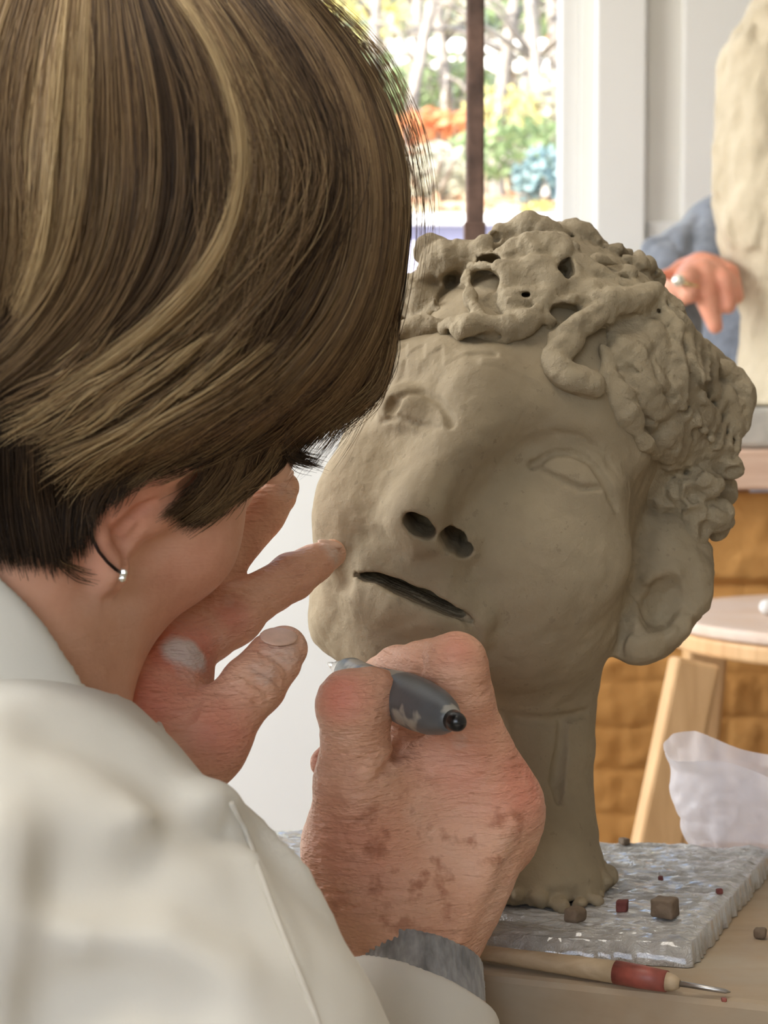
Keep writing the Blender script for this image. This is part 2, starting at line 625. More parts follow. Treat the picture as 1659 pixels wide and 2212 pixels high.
def window(name, lo, hi, axis, frame=0.055, mull=1):
    """frame and panes in an opening; axis = wall normal axis"""
    root = thing(name, ((lo[0] + hi[0]) / 2, (lo[1] + hi[1]) / 2, lo[2]), None, None, kind='structure')
    a = 0 if axis == 1 else 1
    mb = MB()
    def bar(u0, u1, z0, z1, d=0.0):
        l = list(lo); h = list(hi)
        l[a], h[a], l[2], h[2] = u0, u1, z0, z1
        l[axis] = lo[axis] + 0.01 - d; h[axis] = hi[axis] - 0.03
        mb.box(l, h)
    u0, u1, z0, z1 = lo[a], hi[a], lo[2], hi[2]
    bar(u0, u0 + frame, z0, z1); bar(u1 - frame, u1, z0, z1)
    bar(u0 + frame, u1 - frame, z0, z0 + frame); bar(u0 + frame, u1 - frame, z1 - frame, z1)
    cuts = [u0 + frame + (u1 - u0 - 2 * frame) * k / (mull + 1) for k in range(mull + 2)]
    for c in cuts[1:-1]: bar(c - frame / 2, c + frame / 2, z0 + frame, z1 - frame)
    mb.build('window_frame', M['white_paint'], root, bevel=0.003)
    for k in range(mull + 1):
        l = list(lo); h = list(hi)
        l[a], h[a], l[2], h[2] = cuts[k] - 0.002, cuts[k + 1] + 0.002, z0 + frame - 0.002, z1 - frame + 0.002
        mid = (lo[axis] + hi[axis]) / 2
        l[axis], h[axis] = mid - 0.002, mid + 0.002
        MB().box(l, h).build('pane', M['glass'], root)
    return root
window('window_1', (WL, YB + 0.01, WB), (WR, YB + 0.115, WT), 1, 0.03, 1)
window('window_2', (-2.6, 0.2, 0.95), (-2.5, 2.5, 2.4), 0, 0.06, 2)
window('window_3', (-1.85, -2.1, 1.1), (0.05, -2.0, 2.4), 1, 0.06, 1)
# casing beside the garden window, and the panelled wall to its right
struct('trim_1', MB().box((wx(1278), YB - 0.03, 0), (wx(1385), YB + 0.0, 2.45)), M['white_paint'], bevel=0.004)
struct('trim_2', MB().box((wx(1392), YB - 0.016, 0), (2.5, YB, wz(482))), M['white_paint'], bevel=0.004)
struct('trim_3', MB().box((wx(1464), YB - 0.012, wz(482)), (wx(1660), YB, 2.45)), M['white_paint'], bevel=0.005)
struct('trim_4', MB().box((WL - 0.02, YB - 0.10, WB - 0.035), (wx(1276), YB + 0.03, WB)), M['white_paint'], bevel=0.006)
struct('trim_5', MB().box((WL - 0.09, YB - 0.03, 0), (WL - 0.0, YB, 2.45)), M['white_paint'], bevel=0.004)
struct('baseboard_left', MB().box((-2.5, -2.0, 0), (-2.485, 3.0, 0.09)), M['white_paint'])
struct('baseboard_right', MB().box((2.485, -2.0, 0), (2.5, 3.0, 0.09)), M['white_paint'])
# ================================================================== work bench, board
TZ = 0.75                                   # bench top
BT = TZ + 0.010                             # top of the wrapped board
def pl(px, py, z): 
    p = on_plane(px, py, z); return (p[0], p[1])
bench = thing('work_bench', (0.1, 0.81, 0), 'dusty wooden work bench under the wrapped modelling board', 'table')
fl = np.array(on_plane(950, 2092, TZ)); fr = np.array(on_plane(1659, 2168, TZ))
dv = (fr - fl) / np.linalg.norm(fr - fl)
nv = np.array([-dv[1], dv[0], 0])
A0 = fl - dv * 0.22; A1 = fl + dv * 0.42
MB().prism([A0[:2], A1[:2], (A1 + nv * 0.235)[:2], (A0 + nv * 0.185)[:2]], TZ - 0.032, TZ).build('bench_top', M['bench'], bench, bevel=0.003)
for s, t in ((0.04, 0.04), (0.60, 0.04), (0.04, 0.16), (0.60, 0.2)):
    p = A0 + dv * s + nv * t
    MB().box((p[0] - 0.022, p[1] - 0.022, 0), (p[0] + 0.022, p[1] + 0.022, TZ - 0.0325)).build('leg', M['bench_edge'], bench, bevel=0.003)
for t in (0.03, 0.155):
    MB().beam(A0 + dv * 0.06 + nv * t - np.array([0, 0, 0.07]), A1 - dv * 0.06 + nv * t - np.array([0, 0, 0.07]), 0.02, 0.06).build('apron', M['bench_edge'], bench)

# modelling board wrapped in crinkled plastic film
c_fr = np.array(on_plane(1492, 2036, BT)); c_br = np.array(on_plane(1668, 1832, BT)); c_fl = np.array(on_plane(960, 2012, BT))
ex = c_fl - c_fr; ey = c_br - c_fr
ex = ex / np.linalg.norm(ex) * 0.27
board = thing('modelling_board', tuple((c_fr + ex / 2 + ey / 2)[:2]) + (TZ,), 'modelling board wrapped in shiny crinkled plastic under the clay head', 'board')
q = [c_fr, c_fr + ey, c_fr + ex + ey, c_fr + ex]
MB().prism([(p[0], p[1]) for p in q], TZ + 0.0005, BT - 0.0008).build('board_core', M['bench_edge'], board)
def film_mat():
    t = NT('plastic_film')
    co = t.co()
    c = t.ramp(t.noise(18, 4, 0.6, co), [(0.3, (0.34, 0.31, 0.26, 1)), (0.7, (0.56, 0.54, 0.50, 1))])
    b = t.bump(t.noise(120, 5, 0.65, t.co((1, 3.2, 1)), 1.2), 1.0, 0.004)
    t.set(color=c, rough=0.07, spec=1.0, normal=b, coat=1.0)
    return t.m
M['film'] = film_mat()
nu, nvv = 260, 180
uu, vv = np.meshgrid(np.linspace(0, 1, nu), np.linspace(0, 1, nvv), indexing='ij')
Pf = c_fr + uu[..., None] * ex + vv[..., None] * ey
qn = np.stack([uu * 30 + vv * 6, vv * 70 - uu * 9, uu * 0 + 3.3], -1)
hgt = 0.0026 * np.clip(fbm(qn * 0.42, 1.0, 3, True), -0.2, 1) + 0.0006
edge = np.minimum(np.minimum(uu, 1 - uu) * 0.27, np.minimum(vv, 1 - vv) * 0.2)
Pf = Pf.copy()
Pf[..., 2] = BT - 0.0008 + np.maximum(hgt, 0.0003) * np.clip(edge / 0.004, 0.3, 1)
Vf = Pf.reshape(-1, 3)
ii = (np.arange(nu - 1)[:, None] * nvv + np.arange(nvv - 1)[None]).ravel()
Ff = np.stack([ii, ii + 1, ii + nvv + 1, ii + nvv], 1)
# skirt of film folded down round the four edges
ring = [i * nvv for i in range(nu)] + [(nu - 1) * nvv + j for j in range(1, nvv)] + [i * nvv + nvv - 1 for i in range(nu - 2, -1, -1)] + [j for j in range(nvv - 2, 0, -1)]
rg = np.array(ring)
cen = (c_fr + ex / 2 + ey / 2)
lowr = Vf[rg].copy()
od = lowr - cen; od[:, 2] = 0; od /= np.linalg.norm(od, axis=1, keepdims=True)
lowr += od * (0.0012 + 0.001 * vnoise(np.stack([np.arange(len(rg)) * 0.35, np.zeros(len(rg)), np.zeros(len(rg))], -1)))[:, None]
lowr[:, 2] = TZ + 0.0003
n0 = len(Vf)
nr = len(rg)
Fs = np.stack([rg, np.roll(rg, -1), n0 + (np.arange(nr) + 1) % nr, n0 + np.arange(nr)], 1)
mesh_np('plastic_wrap', np.concatenate([Vf, lowr]), np.concatenate([Ff, Fs]), M['film'], board)

# ================================================================== clay portrait head
def px3(l): return [at(*p) for p in l]
ROLL = math.radians(23.5)
vR = vdir(math.cos(ROLL), math.sin(ROLL), 0)          # towards the head's left ear (image right)
vU = vdir(math.sin(ROLL), -math.cos(ROLL), 0)
vF = AX_F.copy()
BH = basis(vR, vU, vF)
PXM = 0.78 / FPX                                       # metres per photo pixel at the head
def el(px, py, Z, a, b, c, B=BH): return ellip(at(px, py, Z), (a * PXM, b * PXM, c * PXM), B)
clay = Sdf()
clay.add(el(1160, 862, 0.825, 340, 318, 385))                       # skull
clay.add(el(1015, 1075, 0.795, 312, 400, 330), 0.03)                # face
clay.add(el(872, 1380, 0.768, 118, 118, 140), 0.03)                # chin
clay.add(el(1150, 1300, 0.80, 205, 215, 250), 0.03)                 # jaw, image right
clay.add(el(776, 1205, 0.785, 62, 200, 170), 0.02)                  # cheek, image left
clay.add(tube([at(1120, 1480, 0.82), at(1120, 1700, 0.815), at(1128, 1830, 0.805), at(1135, 1925, 0.80)], [180 * PXM, 166 * PXM, 170 * PXM, 188 * PXM]), 0.014)
clay_base = clay.copy()
def H(px, py, s=None): return (s or clay_base).hit1(px, py)
def off(px, py, d, s=None):                                        # point d metres in front of the surface
    p = H(px, py, s); v = CAM - p
    return p + v / np.linalg.norm(v) * d
def onsurf(pts, d=0.0, s=None):
    h = (s or clay_base).hit([p[0] for p in pts], [p[1] for p in pts])
    v = CAM - h
    return list(h + v / np.linalg.norm(v, axis=1)[:, None] * d)

# --- face relief
clay.cut(ellip(off(892, 866, 0.0140), (0.020, 0.011, 0.0125), BH), 0.016)         # eye sockets
clay.cut(ellip(off(1220, 1000, 0.010), (0.031, 0.015, 0.014), BH), 0.020)
clay.add(tube(onsurf([(830, 800), (880, 790), (950, 800), (1005, 840)], -0.006), [0.008, 0.010, 0.011, 0.010]), 0.014)   # brows
clay.add(tube(onsurf([(1075, 870), (1150, 880), (1250, 905), (1340, 970)], -0.007), [0.010, 0.011, 0.012, 0.010]), 0.016)
clay.add(ellip(off(904, 893, -0.0045), (0.0170, 0.0108, 0.0125), BH), 0.006)      # eyes
clay.add(ellip(off(1240, 1026, -0.0075), (0.0210, 0.0115, 0.0135), BH), 0.009)
nose_tip = off(928, 1096, 0.0085)
clay.add(tube([off(1043, 860, -0.006), off(1012, 945, 0.001), off(970, 1030, 0.0035), nose_tip], [0.008, 0.0095, 0.0115, 0.0130]), 0.024)
clay.add(ellip(off(945, 1152, 0.003), (0.0185, 0.0115, 0.011), BH), 0.007)         # nose base
clay.add(ball(off(1003, 1168, 0.0), 0.0095), 0.006)                              # wings
clay.add(ball(off(878, 1128, 0.001), 0.0085), 0.006)
clay.cut(ellip(off(1110, 1120, 0.014), (0.020, 0.022, 0.010), BH), 0.02)          # hollow beside the nose
clay.add(ellip(off(1200, 1170, -0.014), (0.030, 0.026, 0.018), BH), 0.02)         # cheek
clay.add(ellip(off(790, 1080, -0.012), (0.018, 0.026, 0.016), BH), 0.02)
# lips
up = onsurf([(768, 1222), (830, 1215), (890, 1228), (950, 1262), (1018, 1322)], -0.002)
clay.add(tube(up, [0.005, 0.0085, 0.0095, 0.009, 0.005]), 0.010)
lo_ = onsurf([(800, 1290), (860, 1318), (930, 1345), (1005, 1365)], -0.002)
clay.add(tube(lo_, [0.006, 0.0105, 0.011, 0.006]), 0.012)
clay.cut(ellip(off(880, 1408, 0.010), (0.026, 0.008, 0.010), BH), 0.014)          # under the lower lip
face = clay.copy()
sl = onsurf([(774, 1247), (815, 1252), (865, 1272), (930, 1300), (985, 1328), (1022, 1345)], 0.0005, face)
clay.cut(tube(sl, [0.0012, 0.0022, 0.0033, 0.0034, 0.0024, 0.0012]), 0.0015)
clay.cut(tube(onsurf([(1008, 1332), (1028, 1368), (1032, 1405)], 0.0, face), [0.0014, 0.0018, 0.0008]), 0.003)
for dd in (0.004, 0.008, 0.012, 0.017, 0.022, 0.027, 0.032):
    clay.cut(tube([p + vF * dd + vU * dd * 0.15 for p in sl], [0.0012, 0.0024, 0.0032, 0.0032, 0.0024, 0.0012]), 0.001)
clay.cut(tube(onsurf([(745, 1205), (735, 1235), (740, 1260)], 0.001, face), [0.002, 0.003, 0.002]), 0.006)
# nostrils
def nostril(px, py, ex_, ey_, r):
    a = off(px, py, 0.002, face); b = a + 0.026 * (vF * 0.97 + vU * 0.24)
    clay.cut(tube([a, b], [r, r * 0.8]), 0.001)
nostril(890, 1130, 0, 0, 0.0040); nostril(904, 1140, 0, 0, 0.0046); nostril(920, 1154, 0, 0, 0.0032)
nostril(968, 1162, 0, 0, 0.0034); nostril(982, 1174, 0, 0, 0.0044); nostril(1000, 1193, 0, 0, 0.0032)
# lid lines
def groove(pts, r, d=0.0, k=0.0012, s=None):
    clay.cut(tube(onsurf(pts, d - 0.0004, s or face), [x * 1.25 for x in r]), k)
groove([(842, 882), (852, 862), (880, 848), (912, 846), (945, 864), (965, 893), (972, 916)], [0.0022, 0.0012, 0.0009, 0.0009, 0.0011, 0.0013, 0.0016], 0.0002)
groove([(838, 888), (848, 872)], [0.0016, 0.0026], 0.0)
groove([(822, 912), (862, 902), (905, 918), (950, 924)], [0.0006, 0.0009, 0.0008, 0.0006], 0.0003)
groove([(1158, 1002), (1175, 988), (1198, 978), (1242, 980), (1273, 994), (1303, 1031), (1322, 1070), (1332, 1098)], [0.0015, 0.0014, 0.0013, 0.0013, 0.0013, 0.0015, 0.0015, 0.0010], 0.0002)
groove([(1152, 1004), (1164, 1003)], [0.0017, 0.0013], 0.0)
groove([(1160, 1012), (1211, 1036), (1251, 1056), (1303, 1054)], [0.0007, 0.0010, 0.0010, 0.0006], 0.0003)
groove([(1198, 935), (1250, 945), (1300, 975)], [0.0008, 0.0012, 0.0008], 0.001)
# ear, image right
ear_c = off(1440, 1300, -0.004)
clay.add(ellip(at(1412, 1265, 0.80), (0.022, 0.034, 0.020), basis(vdir(0.95, 0.3, 0.2), vdir(0.35, -0.93, 0), vF)), 0.008)
clay.add(tube([at(1375, 1382, 0.785), at(1430, 1368, 0.785), at(1490, 1305, 0.79), at(1500, 1200, 0.80)], [0.009, 0.0078, 0.007, 0.008]), 0.006)
clay.add(ball(at(1385, 1375, 0.79), 0.0125), 0.006)
e2 = clay.copy()
clay.cut(ellip(off(1432, 1300, 0.0, e2), (0.0075, 0.0115, 0.011), BH), 0.003)
clay.cut(tube(onsurf([(1480, 1345), (1500, 1290), (1495, 1220)], 0.001, e2), [0.002, 0.003, 0.002]), 0.004)
clay.cut(tube(onsurf([(1336, 1412), (1350, 1340), (1375, 1270)], 0.0, e2), [0.0015, 0.0022, 0.0012]), 0.003)
# neck crack, under-jaw fold
nk = clay.copy()
groove([(1216, 1572), (1213, 1625), (1204, 1690), (1208, 1730)], [0.0018, 0.0026, 0.0030, 0.0012], 0.0, 0.001, nk)
groove([(1110, 1552), (1190, 1558), (1270, 1538)], [0.001, 0.0016, 0.001], 0.0015, 0.003, nk)
for i in range(26):                                   # crumbs squeezed out round the foot
    a = i / 26 * 2 * math.pi + 0.2
    c0 = at(1135, 1925, 0.80)
    r0 = 184 * PXM * (1 + 0.06 * math.sin(5 * a))
    clay.add(ball((c0[0] + r0 * math.cos(a), c0[1] + r0 * math.sin(a), BT + 0.002 + 0.004 * (math.sin(i * 7.1) > 0)), 0.0026 + 0.0028 * abs(math.sin(i * 3.7))), 0.0015)
clay.clip(half((0, 0, BT + 0.0008), (0, 0, -1)))
EARC = np.asarray(at(1450, 1290, 0.79), np.float32)
def clay_disp(P):
    rough = np.maximum(np.clip(1.5 - vlen(P - EARC) / 0.028, 0, 1), 0.9 * np.clip(1.2 - (P[..., 2] - BT) / 0.012, 0, 1))
    return 0.0010 * fbm(P, 60, 3) + 0.0004 * fbm(P, 190, 2) + rough * 0.0024 * fbm(P, 70, 3, True)
clay.disp(clay_disp, 0.009)

# --- modelled hair
hb = Sdf()
hb.add(el(1160, 845, 0.828, 380, 368, 408))
hb.add(el(1400, 985, 0.84, 140, 225, 190), 0.025)
hb.add(el(1470, 1105, 0.81, 80, 80, 105), 0.02)
h0 = hb.copy()
pa, pb, pc = [h0.hit1(*p) for p in ((836, 742), (1175, 735), (1415, 1090))]
nrm = np.cross(pb - pa, pc - pa); nrm /= np.linalg.norm(nrm)
if nrm @ vU > 0: nrm = -nrm
hair = h0.copy()
hair.clip(half(pb + nrm * 0.001, nrm), 0.004)
hs = hair.copy()
hs_all = hs.copy()
hs_all.add(Prim(lambda p: face.eval(p), at(1160, 1000, 0.82), 99.0))
def proj(p):
    d = np.asarray(p) - CAM
    return 829.5 + FPX * (d @ AX_R) / (d @ AX_F), 1106 - FPX * (d @ AX_U) / (d @ AX_F)
def hoff(px, py, d): 
    p = hs_all.hit1(px, py); v = CAM - p
    return p + v / np.linalg.norm(v) * d
def hline(pts, d=0.0):
    h = hs_all.hit([p[0] for p in pts], [p[1] for p in pts]); v = CAM - h
    return list(h + v / np.linalg.norm(v, axis=1)[:, None] * d)
def ridge(pts, r, d=0.0, k=0.003): hair.add(tube(hline(pts, d), r), k)
def gash(pts, r, d=0.0, k=0.0015): hair.cut(tube(hline(pts, d), r), k)
# random small clods and finger-pressed pits all over the cap, behind as well
rr = random.Random(5)
for i in range(330):
    th = rr.uniform(0, 2 * math.pi); zz = rr.uniform(-0.5, 1.0)
    rad = math.sqrt(max(0, 1 - zz * zz))
    dirv = vR * rad * math.cos(th) + vF * rad * math.sin(th) + vU * zz
    p = at(1180, 838, 0.828) + np.array(dirv) * 0.088
    n = hs.normal(p[None])[0]
    p = p - n * hs.eval(p[None, None])[0, 0]
    if (p - pb) @ nrm > -0.006: continue
    qx, qy = proj(p)
    if n @ (CAM - p) > 0 and (1165 < qx < 1500 and 615 < qy < 1010): continue
    t1 = np.cross(n, [rr.gauss(0, 1) for _ in range(3)]); t1 /= np.linalg.norm(t1)
    L = rr.uniform(0.008, 0.022)
    t2 = np.cross(n, t1)
    bend = rr.uniform(-0.5, 0.5)
    pts = [p - t1 * L / 2 + t2 * bend * L * 0.5, p + n * 0.001, p + t1 * L / 2 + t2 * bend * L * 0.5]
    r = rr.uniform(0.0025, 0.0055)
    if rr.random() < 0.6:
        hair.add(tube(pts, [r * 0.6, r, r * 0.5]), 0.0012)
    else:
        hair.cut(tube([q + n * 0.0006 for q in pts], [r * 0.3, r * 0.55, r * 0.25]), 0.0008)
# crown lumps
hair.add(ellip(at(1165, 505, 0.80), (0.0135, 0.0095, 0.012), BH), 0.002)
hair.add(ellip(at(1245, 525, 0.81), (0.015, 0.011, 0.012), BH), 0.003)
hair.add(ball(at(1380, 560, 0.83), 0.0050), 0.002)
hair.add(ellip(at(950, 560, 0.80), (0.012, 0.008, 0.010), BH), 0.003)
hair.add(ball(at(1085, 505, 0.80), 0.006), 0.003)
ridge([(905, 640), (930, 590), (985, 560), (1040, 545)], [0.006, 0.008, 0.009, 0.008], 0.002, 0.004)
ridge([(1090, 560), (1150, 545), (1210, 555), (1235, 600)], [0.006, 0.008, 0.008, 0.006], 0.002, 0.003)
ridge([(1010, 600), (1020, 650), (1040, 690)], [0.005, 0.004, 0.004], 0.003)
ridge([(1085, 590), (1090, 640), (1110, 690)], [0.004, 0.004, 0.004], 0.003)
ridge([(1015, 577), (1085, 580)], [0.003, 0.003], 0.003)
ridge([(1105, 600), (1160, 590), (1200, 615), (1180, 650), (1120, 640)], [0.006, 0.007, 0.007, 0.006, 0.005], 0.001, 0.006)
ridge([(975, 705), (1010, 715), (1060, 708), (1105, 705), (1150, 690)], [0.0045, 0.007, 0.0055, 0.0065, 0.0045], 0.004, 0.002)
ridge([(845, 740), (870, 725), (925, 705), (960, 690)], [0.005, 0.006, 0.006, 0.004], 0.003, 0.003)
ridge([(850, 700), (850, 670), (880, 650), (900, 640)], [0.005, 0.005, 0.006, 0.006], 0.002, 0.003)
ridge([(1275, 590), (1335, 615), (1410, 655), (1465, 700)], [0.005, 0.0055, 0.0055, 0.005], 0.0, 0.004)
ridge([(1180, 690), (1235, 655), (1290, 630), (1330, 640)], [0.004, 0.006, 0.006, 0.005], 0.002, 0.003)
def pit(px, py, a, b, c=0.010, rot=0.0, d=0.0):
    hair.cut(ellip(hoff(px, py, d), (a * 1.25 * PXM, b * 1.25 * PXM, c * 1.3), basis(vdir(math.cos(rot), math.sin(rot), 0), vdir(-math.sin(rot), math.cos(rot), 0), AX_F)), 0.0012)
pit(1062, 566, 21, 11); pit(1052, 606, 27, 21, 0.014); pit(975, 636, 27, 23, 0.012, -0.5); pit(978, 600, 13, 9)
pit(1132, 640, 14, 8); pit(866, 698, 9, 11); pit(1210, 676, 20, 13); pit(952, 682, 16, 10, 0.01, -0.4); pit(1220, 590, 8, 18, 0.008, 0.2)
pit(975, 660, 8, 6); pit(1100, 535, 22, 5, 0.005); pit(850, 745, 12, 9); pit(1015, 700, 14, 5)
gash([(975, 716), (1010, 728), (1050, 734), (1085, 726)], [0.0014, 0.002, 0.0022, 0.0012], 0.0025)
gash([(1172, 700), (1172, 745), (1172, 785)], [0.0016, 0.0014, 0.001], 0.001)
gash([(1165, 520), (1200, 535), (1215, 560)], [0.0012, 0.002, 0.0022], 0.004)
# the big rolled lock over the temple and its hollow
hair.cut(ellip(hoff(1268, 742, 0.003), (0.0200, 0.0095, 0.013), basis(vdir(0.8, -0.6, 0), vdir(0.6, 0.8, 0), AX_F)), 0.003)
ridge([(1415, 640), (1370, 650), (1310, 665), (1255, 700), (1210, 740), (1193, 775), (1205, 800), (1240, 818), (1282, 832)], [0.005, 0.0068, 0.0072, 0.0068, 0.0064, 0.006, 0.006, 0.0058, 0.0045], 0.0045, 0.0012)
ridge([(1285, 642), (1340, 655), (1390, 640)], [0.004, 0.005, 0.004], 0.008, 0.002)
gash([(1240, 735), (1290, 705), (1345, 690), (1390, 680)], [0.001, 0.0016, 0.0014, 0.0008], 0.0015)
gash([(1300, 745), (1360, 720), (1420, 718), (1450, 735)], [0.0012, 0.0016, 0.0014, 0.0008], 0.001)
# flat slab behind it with a sharp front edge and scored marks
slab = hline([(1318, 770), (1340, 850), (1380, 920), (1420, 975)], 0.002)
hair.add(tube(hline([(1345, 770), (1370, 850), (1415, 920), (1450, 985)], -0.004), [0.011, 0.013, 0.013, 0.009]), 0.003)
hair.add(tube(hline([(1400, 740), (1440, 830), (1480, 920), (1500, 1000)], -0.006), [0.012, 0.014, 0.014, 0.012]), 0.006)
ridge([(1302, 752), (1316, 800), (1330, 850), (1356, 905), (1395, 958), (1424, 988)], [0.0035, 0.0045, 0.005, 0.005, 0.005, 0.004], 0.0015, 0.0012)
hs2 = hair.copy()
def gash2(pts, r, d=0.0):
    h = hs2.hit([p[0] for p in pts], [p[1] for p in pts]); v = CAM - h
    hair.cut(tube(list(h + v / np.linalg.norm(v, axis=1)[:, None] * (d - 0.0006)), [x * 1.7 for x in r]), 0.0008)
def ridge2(pts, r, d=0.0, k=0.002):
    h = hs2.hit([p[0] for p in pts], [p[1] for p in pts]); v = CAM - h
    hair.add(tube(list(h + v / np.linalg.norm(v, axis=1)[:, None] * d), r), k)
for k in range(9):                                      # strap-like strands falling at the back
    x0 = 1432 + k * 15; y0 = 650 + k * 17
    ridge2([(x0, y0), (x0 + 25 + 4 * k, y0 + 60), (x0 + 38 + 2 * k, y0 + 130), (x0 + 30, y0 + 210)], [0.003, 0.0042, 0.004, 0.0028], 0.001 + 0.001 * (k % 2))
for (a, b, r) in ((1490, 1100, 0.008), (1540, 1110, 0.009), (1560, 1060, 0.007), (1500, 1150, 0.008), (1550, 1140, 0.007), (1565, 930, 0.008), (1570, 1010, 0.007), (1455, 1180, 0.006), (1470, 1060, 0.007), (1520, 1040, 0.009)):
    q = hs2.hit1(a, b); hair.add(ball(q, r), 0.003)
hs3 = hair.copy()
for (a, b) in ((1515, 1110), (1482, 1128), (1530, 1150), (1560, 1085), (1500, 1068), (1545, 1012)):
    q = hs3.hit1(a, b); hair.cut(ball(q, 0.0035), 0.002)
hs2 = hair.copy()
gash2([(1404, 772), (1415, 800), (1420, 838), (1400, 850), (1378, 860)], [0.0014, 0.0012, 0.0012, 0.0010, 0.0009])
gash2([(1420, 840), (1440, 858), (1455, 860)], [0.0010, 0.0010, 0.0007])
gash2([(1340, 798), (1385, 806)], [0.0008, 0.0012]); gash2([(1465, 790), (1463, 822)], [0.0012, 0.0008])
gash2([(1505, 790), (1503, 840), (1518, 880)], [0.0016, 0.0018, 0.0010]); gash2([(1528, 770), (1532, 820), (1550, 865)], [0.0016, 0.0018, 0.001])
gash2([(1375, 895), (1395, 905), (1430, 915)], [0.0008, 0.001, 0.0008]); gash2([(1432, 925), (1422, 942)], [0.0014, 0.0008])
gash2([(1455, 1030), (1460, 1075)], [0.0014, 0.001]); gash2([(1560, 1050), (1590, 1020)], [0.001, 0.0016])
gash2([(1412, 1195), (1435, 1140), (1470, 1085)], [0.0016, 0.0014, 0.0012]); gash2([(1575, 980), (1600, 985)], [0.0018, 0.0014])
def hair_disp(P):
    w = np.stack([vnoise(P * 40), vnoise(P * 40 + 9), vnoise(P * 40 + 21)], -1) * 0.006
    return 0.0030 * fbm(P + w, 44, 2, True) + 0.0012 * fbm(P, 150, 2, True) - 0.001
hair.disp(hair_disp)
sculpt = thing('portrait_sculpture', (at(1135, 1925, 0.80)[0], at(1135, 1925, 0.80)[1], BT + 0.0005), 'grey clay portrait head tilted back, with rough modelled curls', 'sculpture')
cc = at(1160, 1000, 0.82)
V, F = polygonize(clay, (cc[0] - 0.13, cc[1] - 0.135, BT - 0.002), (cc[0] + 0.12, cc[1] + 0.13, cc[2] + 0.12), 0.0009)
mesh_np('face_and_neck', V, F, M['clay'], sculpt)
V, F = polygonize(hair, (cc[0] - 0.12, cc[1] - 0.13, cc[2] - 0.075), (cc[0] + 0.13, cc[1] + 0.14, cc[2] + 0.14), 0.0010)
mesh_np('modelled_hair', V, F, M['clay_hair'], sculpt)
# ================================================================== the sculptor
def skin_mat(name):
    t = NT(name)
    co = t.co()
    c = t.ramp(t.noise(28, 5, 0.6, co), [(0.28, (0.60, 0.295, 0.18, 1)), (0.5, (0.74, 0.41, 0.265, 1)), (0.75, (0.82, 0.52, 0.37, 1))])
    red = t.math('MULTIPLY', t.attr('red'), t.math('ADD', t.noise(60, 4, 0.6, co), 0.35), True)
    c = t.mix(red, c, (0.66, 0.215, 0.14, 1))
    sp = t.ramp(t.noise(135, 3, 0.55, co), [(0.54, (0, 0, 0)), (0.68, (1, 1, 1))])
    c = t.mix(t.math('MULTIPLY', t.math('MULTIPLY', sp, t.attr('spots')), 0.75), c, (0.36, 0.125, 0.06, 1))
    du = t.ramp(t.math('MULTIPLY', t.attr('dust'), t.math('ADD', t.noise(150, 5, 0.75, t.co((1, 1, 2.5))), 0.3), True), [(0.22, (0, 0, 0)), (0.62, (0.9, 0.9, 0.9))])
    c = t.mix(du, c, (0.70, 0.62, 0.55, 1))
    wk = t.attr('wrinkle')
    b = t.bump(t.math('MULTIPLY', t.noise(75, 5, 0.62, t.co((0.9, 0.9, 4.5)), 0.4), wk), 0.9, 0.0020)
    b = t.bump(t.math('MULTIPLY', t.voro(430, 'F1', t.co((1, 1, 1.8))), wk), 0.5, 0.0008, b)
    t.set(color=c, rough=0.48, normal=b, sss=0.06, spec=0.4)
    t.b.inputs['Subsurface Radius'].default_value = (0.004, 0.0015, 0.0008)
    return t.m
M['skin'] = skin_mat('skin')
person = thing('person', (-0.13, 0.62, 0), 'person in a white coat bent towards the clay head, holding a grey tool', 'person')

# --- head: frame of forward, right, up (centimetres)
hU = vdir(0.537, -0.844, 0.0)
hF = vdir(0.844 * 0.64, 0.537 * 0.64, 0.768)
hR = vdir(0.844 * 0.768, 0.537 * 0.768, -0.64)
HO = at(-41, 893, 0.618) + hU * 0.006
BHD = basis(hF, hR, hU)
def hd(f, r, u): return HO + 0.0105 * (f * hF + r * hR + u * hU)
def cm(x): return 0.0105 * x
head = Sdf()
head.add(ellip(hd(-0.5, 0, 5.3), (cm(9.3), cm(7.3), cm(8.0)), BHD))
head.add(ellip(hd(4.2, 0, -0.6), (cm(5.2), cm(5.8), cm(8.3)), BHD), 0.02)
for s in (-1, 1):
    head.add(ball(hd(5.8, 4.4 * s, -0.7), cm(2.1)), 0.02)
    head.add(tube([hd(0.4, 5.3 * s, -4.8), hd(2.6, 3.9 * s, -7.4), hd(7.0, 1.6 * s, -10.0)], [cm(1.9), cm(1.7), cm(1.7)]), 0.02)
    head.add(ellip(hd(4.3, 3.3 * s, -4.2), (cm(2.7), cm(2.4), cm(3.6)), BHD), 0.018)
head.add(ball(hd(8.1, 0, -10.2), cm(2.0)), 0.02)
head.add(tube([hd(8.7, 0, 2.6), hd(9.9, 0, 0.2), hd(11.1, 0, -1.8)], [cm(0.9), cm(0.95), cm(1.15)]), 0.009)
for s in (-1, 1):
    head.add(ball(hd(9.8, 1.2 * s, -2.2), cm(0.85)), 0.006)
    head.cut(ellip(hd(9.4, 3.1 * s, 1.6), (cm(1.5), cm(1.9), cm(1.3)), BHD), 0.012)
    head.add(ball(hd(7.6, 3.1 * s, 1.4), cm(1.25)), 0.003)
    head.add(tube([hd(9.3, 1.2 * s, 3.2), hd(9.0, 3.2 * s, 3.6), hd(7.3, 5.2 * s, 2.9)], [cm(0.6), cm(0.7), cm(0.5)]), 0.008)
    head.cut(tube([hd(9.1, 2.0 * s, 1.2), hd(9.0, 3.2 * s, 1.1), hd(8.0, 4.4 * s, 1.2)], [cm(0.06), cm(0.1), cm(0.06)]), 0.001)
